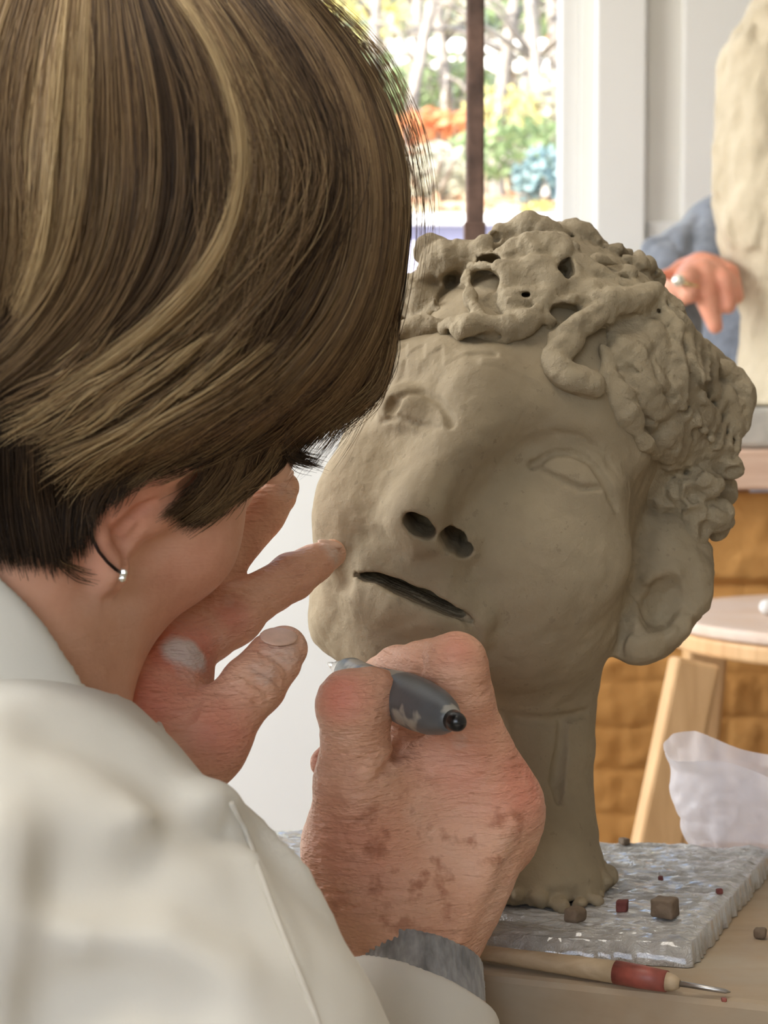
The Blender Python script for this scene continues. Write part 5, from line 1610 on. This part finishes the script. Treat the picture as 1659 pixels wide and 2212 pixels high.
for s in (-1, 1):
    bd.cut(ball(hd2 + np.array([0.033 * s - 0.015, -0.098, 0.02]), 0.016), 0.012)
    bd.add(ball(hd2 + np.array([0.033 * s - 0.015, -0.078, 0.018]), 0.013), 0.002)
    bd.add(ellip(hd2 + np.array([0.08 * s, 0.01, 0]), (0.012, 0.022, 0.032)), 0.005)
bd.cut(tube([hd2 + np.array([-0.04, -0.09, -0.06]), hd2 + np.array([-0.015, -0.102, -0.058]), hd2 + np.array([0.012, -0.09, -0.06])], 0.003), 0.003)
V, F = polygonize(bd, (sx_(1440, 2.1) - 0.02, 2.0, 0.98), (0.80, 2.85, 1.60), 0.0028)
z0_ = np.zeros(len(V))
b2 = mesh_np('body', V, F, M['skin'], p2, attrs=dict(red=np.clip((2.33 - V[:, 1]) * 9, 0, 0.65), dust=z0_, spots=z0_, wrinkle=z0_ + 0.3))
hr2 = Sdf(); hr2.add(ellip(hd2 + np.array([0, 0.018, 0.03]), (0.092, 0.102, 0.105))); hr2.cut(ellip(hd2 + np.array([-0.01, -0.09, -0.04]), (0.075, 0.06, 0.10)), 0.01)
hr2.disp(lambda P: 0.004 * fbm(P, 60, 2, True))
V, F = polygonize(hr2, hd2 - 0.14, hd2 + 0.15, 0.004)
mesh_np('hair', V, F, simple('grey_hair', (0.3, 0.28, 0.26), 0.6, 0.3, 90), p2)
M['gold'] = simple('pale_gold', (0.80, 0.62, 0.33), 0.18, 0.1, 100, metal=1)
rgm = MB()
ax_ring = vdir(-0.3, 0.9, 0.2)
rgx = np.cross(ax_ring, [0, 0, 1.0]); rgx /= np.linalg.norm(rgx); rgy = np.cross(ax_ring, rgx)
rgm.sweep([hk(1512, 612, 2.075) + 0.0142 * (math.cos(a) * rgx + math.sin(a) * rgy) for a in np.linspace(0, 2 * math.pi, 25)], 0.0032, 8, False)
ring_o = rgm.build('ring', M['gold'], p2, smooth=True)
uv_ell(hk(1496, 606, 2.056), (0.0075, 0.005, 0.0075), np.eye(3), 12, 8).build('ring_stone', M['crystal'], ring_o, smooth=True)
trz = Sdf()
for s in (-1, 1):
    trz.add(tube([np.array([chest2[0] + 0.08 * s, chest2[1], 0.84]), np.array([chest2[0] + 0.09 * s, chest2[1] + 0.02, 0.07])], [0.10, 0.06]), 0.03)
    trz.add(tube([np.array([chest2[0] + 0.09 * s, chest2[1] + 0.02, 0.045]), np.array([chest2[0] + 0.09 * s, chest2[1] - 0.13, 0.036])], [0.045, 0.035]), 0.02)
V, F = polygonize(trz, chest2 * np.array([1, 1, 0]) + np.array([-0.25, -0.25, -0.01]), chest2 * np.array([1, 1, 0]) + np.array([0.25, 0.2, 0.97]), 0.012)
mesh_np('trousers', V, F, M['trousers'], p2)

# ================================================================== rusty upright pole
px_, py_ = at(1024, 0, 1.5)[0], 1.5
pole = thing('steel_pole', (px_, py_, 0), 'rusty brown steel pole standing in front of the garden window', 'pole')
MB().box((px_ - 0.0072, py_ - 0.0072, 0.012), (px_ + 0.0072, py_ + 0.0072, 2.05)).build('shaft', M['rust'], pole, bevel=0.002)
MB().box((px_ - 0.10, py_ - 0.10, 0), (px_ + 0.10, py_ + 0.10, 0.012)).build('foot_plate', M['rust'], pole, bevel=0.002)
MB().prism([(px_ - 0.0088, py_ - 0.0088), (px_ + 0.0086, py_ - 0.0086), (px_ + 0.0086, py_ + 0.0086), (px_ - 0.0088, py_ + 0.0088)], 0.8, sz_(485, 1.5)).build('sleeve', M['rust'], pole, bevel=0.001)

# ================================================================== plastic bag on the bench behind the board
def bag_mat():
    t = NT('milky_plastic')
    tr_ = t.n('ShaderNodeBsdfTransparent'); tl_ = t.n('ShaderNodeBsdfTranslucent'); mx = t.n('ShaderNodeMixShader'); m2 = t.n('ShaderNodeMixShader')
    tr_.inputs[0].default_value = (0.97, 0.96, 0.97, 1); tl_.inputs[0].default_value = (0.86, 0.82, 0.84, 1)
    t.set(color=(0.80, 0.77, 0.79, 1), rough=0.28, spec=0.6, normal=t.bump(t.noise(70, 4, 0.6), 0.4, 0.003))
    mx.inputs[0].default_value = 0.45; m2.inputs[0].default_value = 0.36
    t.l(t.b.outputs[0], mx.inputs[1]); t.l(tl_.outputs[0], mx.inputs[2])
    t.l(mx.outputs[0], m2.inputs[1]); t.l(tr_.outputs[0], m2.inputs[2]); t.l(m2.outputs[0], t.out.inputs[0])
    return t.m
M['bag'] = bag_mat()
tzs = TZ
nb_, nh_ = 96, 50
bc_ = np.array([at(1592, 0, 0.915)[0], 0.898])
jj, aa = np.meshgrid(np.linspace(0, 1, nh_), np.arange(nb_) * 2 * math.pi / nb_, indexing='ij')
rad = 0.016 + 0.006 * np.sin(math.pi * np.minimum(1, jj * 1.15)) + 0.020 * np.maximum(0, jj - 0.35)
rad = rad * (1 + 0.30 * fbm(np.stack([np.cos(aa) * 1.6, np.sin(aa) * 1.6, jj * 2.2 + 4], -1), 1.0, 3))
ztop = 0.046 + 0.006 * np.cos(aa - math.pi * 0.85) + 0.004 * np.sin(3 * aa + 1)
Vb = np.stack([bc_[0] + rad * 1.25 * np.cos(aa), bc_[1] + rad * np.sin(aa), tzs + 0.0008 + jj * ztop], -1).reshape(-1, 3)
Fb = [(j * nb_ + i, j * nb_ + (i + 1) % nb_, (j + 1) * nb_ + (i + 1) % nb_, (j + 1) * nb_ + i) for j in range(nh_ - 1) for i in range(nb_)]
tag(mesh_np('plastic_bag', np.array(Vb), np.array(Fb), M['bag'], None, (bc_[0], bc_[1], tzs)), 'crumpled translucent white plastic bag standing open beside the stool', 'bag')

# ================================================================== unseen ceiling lamp, added for warm top light
lamp = thing('added_top_lamp', (-0.35, 0.35, 2.60), 'unseen white ceiling panel above the bench, added for warm top light', 'lamp')
MB().box((-0.68, 0.02, 2.655), (-0.02, 0.68, 2.699)).build('added_lamp_panel', M['white_paint'], lamp)
light('added_top_light', 'AREA', (-0.35, 0.35, 2.645), (-0.35, 0.35, 0), 9, (1.0, 0.92, 0.80), 0.6, 0.6)
# ================================================================== garden outside the window
GW = 5.0
def gzp(py, Y): return CAM[2] + (HOR - py) / FPX * Y
M['terrace'] = simple('lilac_render', (0.42, 0.40, 0.52), 0.8, 0.06, 4, 0.2, 60)
M['soil'] = simple('leafy_soil', (0.30, 0.24, 0.15), 0.95, 0.5, 9, 0.6, 30, 0.02)
M['bark'] = simple('grey_bark', (0.26, 0.23, 0.2), 0.9, 0.35, 20, 0.5, 60, 0.01)
M['stone'] = simple('pale_stone', (0.68, 0.66, 0.62), 0.8, 0.15, 8)
struct('floor_terrace', MB().box((-6, 3.13, -0.1), (6, GW + 0.2, 0.0)), M['stone'])
wt = gzp(468, GW)
gw = thing('retaining_wall', (0, GW + 0.1, 0), 'lilac rendered garden wall with a pale coping outside the window', 'wall', kind=None)
MB().box((-6, GW, 0), (6, GW + 0.2, wt - 0.03)).build('wall_body', M['terrace'], gw)
for k in range(12):
    MB().box((-6 + k * 1.0 + 0.004, GW - 0.03, wt - 0.03), (-5 + k * 1.0 - 0.004, GW + 0.24, wt)).build('coping_stone', M['stone'], gw, bevel=0.006)
# sloping bed behind the wall
nx, ny = 80, 60
X, Y = np.meshgrid(np.linspace(-6, 6, nx), np.linspace(GW + 0.2, 13, ny), indexing='ij')
Zg = wt - 0.05 + (Y - GW) * 0.155 + 0.08 * fbm(np.stack([X, Y, 0 * X], -1), 1.3, 3)
a = (np.arange(nx - 1)[:, None] * ny + np.arange(ny - 1)[None]).ravel()
bed = mesh_np('garden_bed', np.stack([X, Y, Zg], -1).reshape(-1, 3), np.stack([a, a + ny, a + ny + 1, a + 1], 1), M['soil'], None, (0, 9, wt))
tag(bed, kind='structure')
def gz(x, y): return wt - 0.05 + (y - GW) * 0.155
def leaf_mat(name, a, b):
    t = NT(name)
    c = t.ramp(t.noise(14, 2, 0.5), [(0.3, (*a, 1)), (0.7, (*b, 1))])
    tl_ = t.n('ShaderNodeBsdfTranslucent'); mx = t.n('ShaderNodeMixShader')
    t.set(color=c, rough=0.6); t.l(c, tl_.inputs[0])
    mx.inputs[0].default_value = 0.45
    t.l(t.b.outputs[0], mx.inputs[1]); t.l(tl_.outputs[0], mx.inputs[2]); t.l(mx.outputs[0], t.out.inputs[0])
    return t.m
LM = dict(yellow=leaf_mat('yellow_leaves', (0.50, 0.44, 0.12), (0.72, 0.66, 0.30)), green=leaf_mat('green_leaves', (0.16, 0.24, 0.10), (0.34, 0.42, 0.22)),
          orange=leaf_mat('orange_leaves', (0.48, 0.24, 0.13), (0.66, 0.42, 0.28)), blue=leaf_mat('blue_green_leaves', (0.16, 0.26, 0.28), (0.30, 0.40, 0.40)), pale=leaf_mat('pale_leaves', (0.40, 0.38, 0.28), (0.62, 0.60, 0.48)))
LM['red'] = leaf_mat('rust_leaves', (0.58, 0.20, 0.07), (0.72, 0.36, 0.18))
grng = np.random.RandomState(23)
def leaves(n, c, r, size):
    d = grng.normal(0, 1, (n, 3)); d /= np.linalg.norm(d, axis=1)[:, None]
    P = np.asarray(c) + d * np.asarray(r) * (0.35 + 0.65 * grng.uniform(0, 1, (n, 1)) ** 0.5)
    n1_ = grng.normal(0, 1, (n, 3)); n1_ /= np.linalg.norm(n1_, axis=1)[:, None]
    n2_ = np.cross(n1_, grng.normal(0, 1, (n, 3))); n2_ /= np.linalg.norm(n2_, axis=1)[:, None]
    s = size * grng.uniform(0.6, 1.4, (n, 1))
    V = np.stack([P - n1_ * s, P + n2_ * s * 0.5, P + n1_ * s, P - n2_ * s * 0.5], 1).reshape(-1, 3)
    return V, np.arange(4 * n).reshape(n, 4)
def shrub(px, py, Y, rx, rz, mat, n, size, name, label, stem=True, cat='shrub'):
    x = (px - 829.5) / FPX * Y
    z = gzp(py, Y)
    g = gz(x, Y)
    r = thing(name, (x, Y, g), label, cat, 'garden planting outside the window')
    V, F = leaves(n, (x, Y, max(z, g + rz * 0.7)), (rx, rx * 0.8, rz), size)
    V[:, 2] = np.maximum(V[:, 2], g + 0.01)
    tag(mesh_np('foliage', V, F, mat, r, smooth=False), kind='stuff')
    mb = MB()
    for k in range(4):
        ax_ = grng.uniform(-0.5, 0.5)
        mb.sweep([(x + 0.05 * ax_, Y, g - 0.03), (x + rx * 0.4 * ax_, Y + grng.uniform(-0.1, 0.1), (g + z) / 2), (x + rx * ax_, Y + grng.uniform(-0.2, 0.2), z + rz * 0.3)], [0.02, 0.014, 0.006], 6)
    mb.build('stems', M['bark'], r)
shrub(690, 40, 8.6, 0.40, 0.28, LM['yellow'], 700, 0.030, 'shrub', 'bright yellow leafy shrub at the upper left of the garden window')
shrub(900, 30, 9.9, 0.32, 0.3, LM['pale'], 600, 0.032, 'shrub', 'pale yellow-green shrub behind the garden fence, left of the pole')
shrub(1175, 15, 9.9, 0.34, 0.25, LM['green'], 600, 0.032, 'shrub', 'green shrub behind the garden fence, right of the pole')
shrub(945, 278, 6.6, 0.17, 0.05, LM['red'], 300, 0.024, 'shrub', 'orange-leaved low shrub just left of the pole')
shrub(865, 315, 6.3, 0.10, 0.10, LM['red'], 120, 0.022, 'shrub', 'rust-coloured twiggy shrub beside the hair outline')
shrub(1075, 255, 6.9, 0.17, 0.11, LM['yellow'], 220, 0.022, 'shrub', 'small yellow-green shrub just right of the pole')
shrub(1195, 240, 7.0, 0.16, 0.14, LM['pale'], 320, 0.022, 'shrub', 'pale straw-coloured shrub near the window frame')
shrub(1115, 330, 6.1, 0.24, 0.11, LM['green'], 700, 0.020, 'shrub', 'green ground-hugging shrub right of the pole')
shrub(1165, 392, 5.6, 0.09, 0.10, LM['blue'], 320, 0.019, 'shrub', 'blue-grey small shrub low beside the window frame')
shrub(1155, 452, 5.35, 0.05, 0.02, LM['yellow'], 60, 0.014, 'shrub', 'tiny yellow plant on top of the garden wall')
shrub(930, 385, 5.8, 0.16, 0.10, LM['pale'], 420, 0.019, 'shrub', 'dry pale shrub low to the left of the pole')
shrub(950, 200, 7.6, 0.24, 0.14, LM['green'], 420, 0.024, 'shrub', 'dull green shrub under the garden fence, left of the pole')
shrub(780, 200, 7.6, 0.26, 0.16, LM['green'], 420, 0.024, 'shrub', 'dull green shrub half hidden by the sculptor\'s hair')
shrub(1225, 85, 8.3, 0.10, 0.12, LM['red'], 160, 0.026, 'shrub', 'orange shrub high beside the window frame')
# bare trees with arching branches
def tree(px, Y, h, lean, seed, label):
    r_ = random.Random(seed)
    x = (px - 829.5) / FPX * Y; g = gz(x, Y)
    t = thing('bare_tree', (x, Y, g), label, 'tree', 'bare trees in the garden')
    pts = [np.array([x + lean * h * s ** 1.5, Y, g - 0.05 + h * s]) for s in np.linspace(0, 1, 7)]
    MB().sweep(pts, [0.032 * (1 - 0.75 * s) for s in np.linspace(0, 1, 7)], 8).build('trunk', M['bark'], t, smooth=True)
    for k in range(14):
        s = r_.uniform(0.15, 0.98); i = int(s * 6); p = pts[i]
        d = np.array([r_.uniform(-1, 1), r_.uniform(-0.4, 0.2), r_.uniform(0.1, 0.8)])
        L = r_.uniform(0.4, 0.9)
        MB().sweep([p, p + d * L * 0.4 + np.array([0, 0, 0.06]), p + d * L * 0.8, p + d * L + np.array([0, 0, -0.15])], [0.012, 0.008, 0.006, 0.002], 6).build('branch', M['bark'], t, smooth=True)
tree(800, 7.6, 2.2, 0.05, 1, 'grey bare tree nearest the hair outline in the garden')
tree(915, 7.9, 2.4, -0.06, 2, 'grey bare tree between the hair and the pole')
tree(1120, 7.7, 2.3, 0.10, 3, 'grey bare tree leaning just right of the pole')
tree(1215, 8.0, 2.4, -0.12, 4, 'grey bare tree leaning beside the window frame')
tree(865, 7.2, 1.6, 0.22, 5, 'thin arching bare tree just beside the hair outline')
tree(980, 7.4, 1.9, -0.14, 6, 'thin arching bare tree close to the left of the pole')
tree(1060, 7.3, 1.8, 0.16, 7, 'thin arching bare tree close to the right of the pole')
tree(1170, 7.1, 1.7, -0.10, 8, 'thin bare tree between the pole and the window frame')
# rail fence on the slope; white panels stand for bright sky in its gaps
fn = thing('rail_fence', (0, 8.9, gz(0, 8.9)), 'garden fence with two rows of white panels standing for bright sky gaps across the slope', 'fence')
M['sky_gap'] = simple('sky_gap_white', (0.86, 0.86, 0.84), 0.6, 0.05, 10)
for py in (112, 152):
    z = gzp(py, 8.9)
    for k in range(20):
        MB().box((-2.0 + k * 0.2 + 0.018, 8.88, z - 0.034), (-1.8 + k * 0.2 - 0.018, 8.92, z + 0.034)).build('sky_gap_panel', M['sky_gap'], fn, bevel=0.012)
    MB().box((-2.0, 8.925, z - 0.012), (2.0, 8.945, z + 0.012)).build('rail', M['bark'], fn)
for k in range(7):
    x = -1.9 + k * 0.63
    MB().box((x - 0.02, 8.95, gz(x, 8.92) - 0.1), (x + 0.02, 8.99, gzp(90, 8.9))).build('post', M['bark'], fn)
# dark hedge behind the fence, and the leaf litter
hedge = thing('hedge', (0, 11.5, gz(0, 11.5)), 'dark hedge closing the garden behind the fence', 'hedge')
M['hedge'] = simple('hedge_green', (0.10, 0.13, 0.09), 0.9, 0.5, 6, 0.8, 18, 0.05)
hs_ = Sdf(); hs_.add(rbox((0, 11.6, gz(0, 11.5) + 0.9), (5.5, 0.5, 1.2), 0.2)); hs_.disp(lambda P: 0.10 * fbm(P, 2.2, 2), 0.4)
V, F = polygonize(hs_, (-5.9, 10.8, gz(0, 11.5) - 0.5), (5.9, 12.4, gz(0, 11.5) + 2.4), 0.08)
mesh_np('hedge_mass', V, F, M['hedge'], hedge)
V, F = leaves(1200, (0, 11.3, gz(0, 11.5) + 1.0), (3.2, 0.5, 1.2), 0.06)
tag(mesh_np('hedge_leaves', V, F, LM['green'], hedge, smooth=False), kind='stuff')
n = 2600
lx = grng.uniform(-2.2, 2.2, n); ly = GW + 0.3 + grng.uniform(0, 1, n) ** 1.3 * 5
lzv = wt - 0.05 + (ly - GW) * 0.155 + 0.08 * fbm(np.stack([lx, ly, 0 * lx], -1), 1.3, 3) + 0.012
P = np.stack([lx, ly, lzv], -1)
d1 = grng.normal(0, 1, (n, 3)); d1[:, 2] *= 0.3; d1 /= np.linalg.norm(d1, axis=1)[:, None]
d2 = np.cross(d1, grng.normal(0, 0.3, (n, 3)) + np.array([0, 0, 1.0])); d2 /= np.linalg.norm(d2, axis=1)[:, None]
s = 0.03 * grng.uniform(0.6, 1.4, (n, 1))
V = np.stack([P - d1 * s, P + d2 * s * 0.6, P + d1 * s, P - d2 * s * 0.6], 1).reshape(-1, 3)
o = mesh_np('fallen_leaves', V, np.arange(4 * n).reshape(n, 4), LM['orange'], bed, smooth=False)
tag(o, kind='stuff')
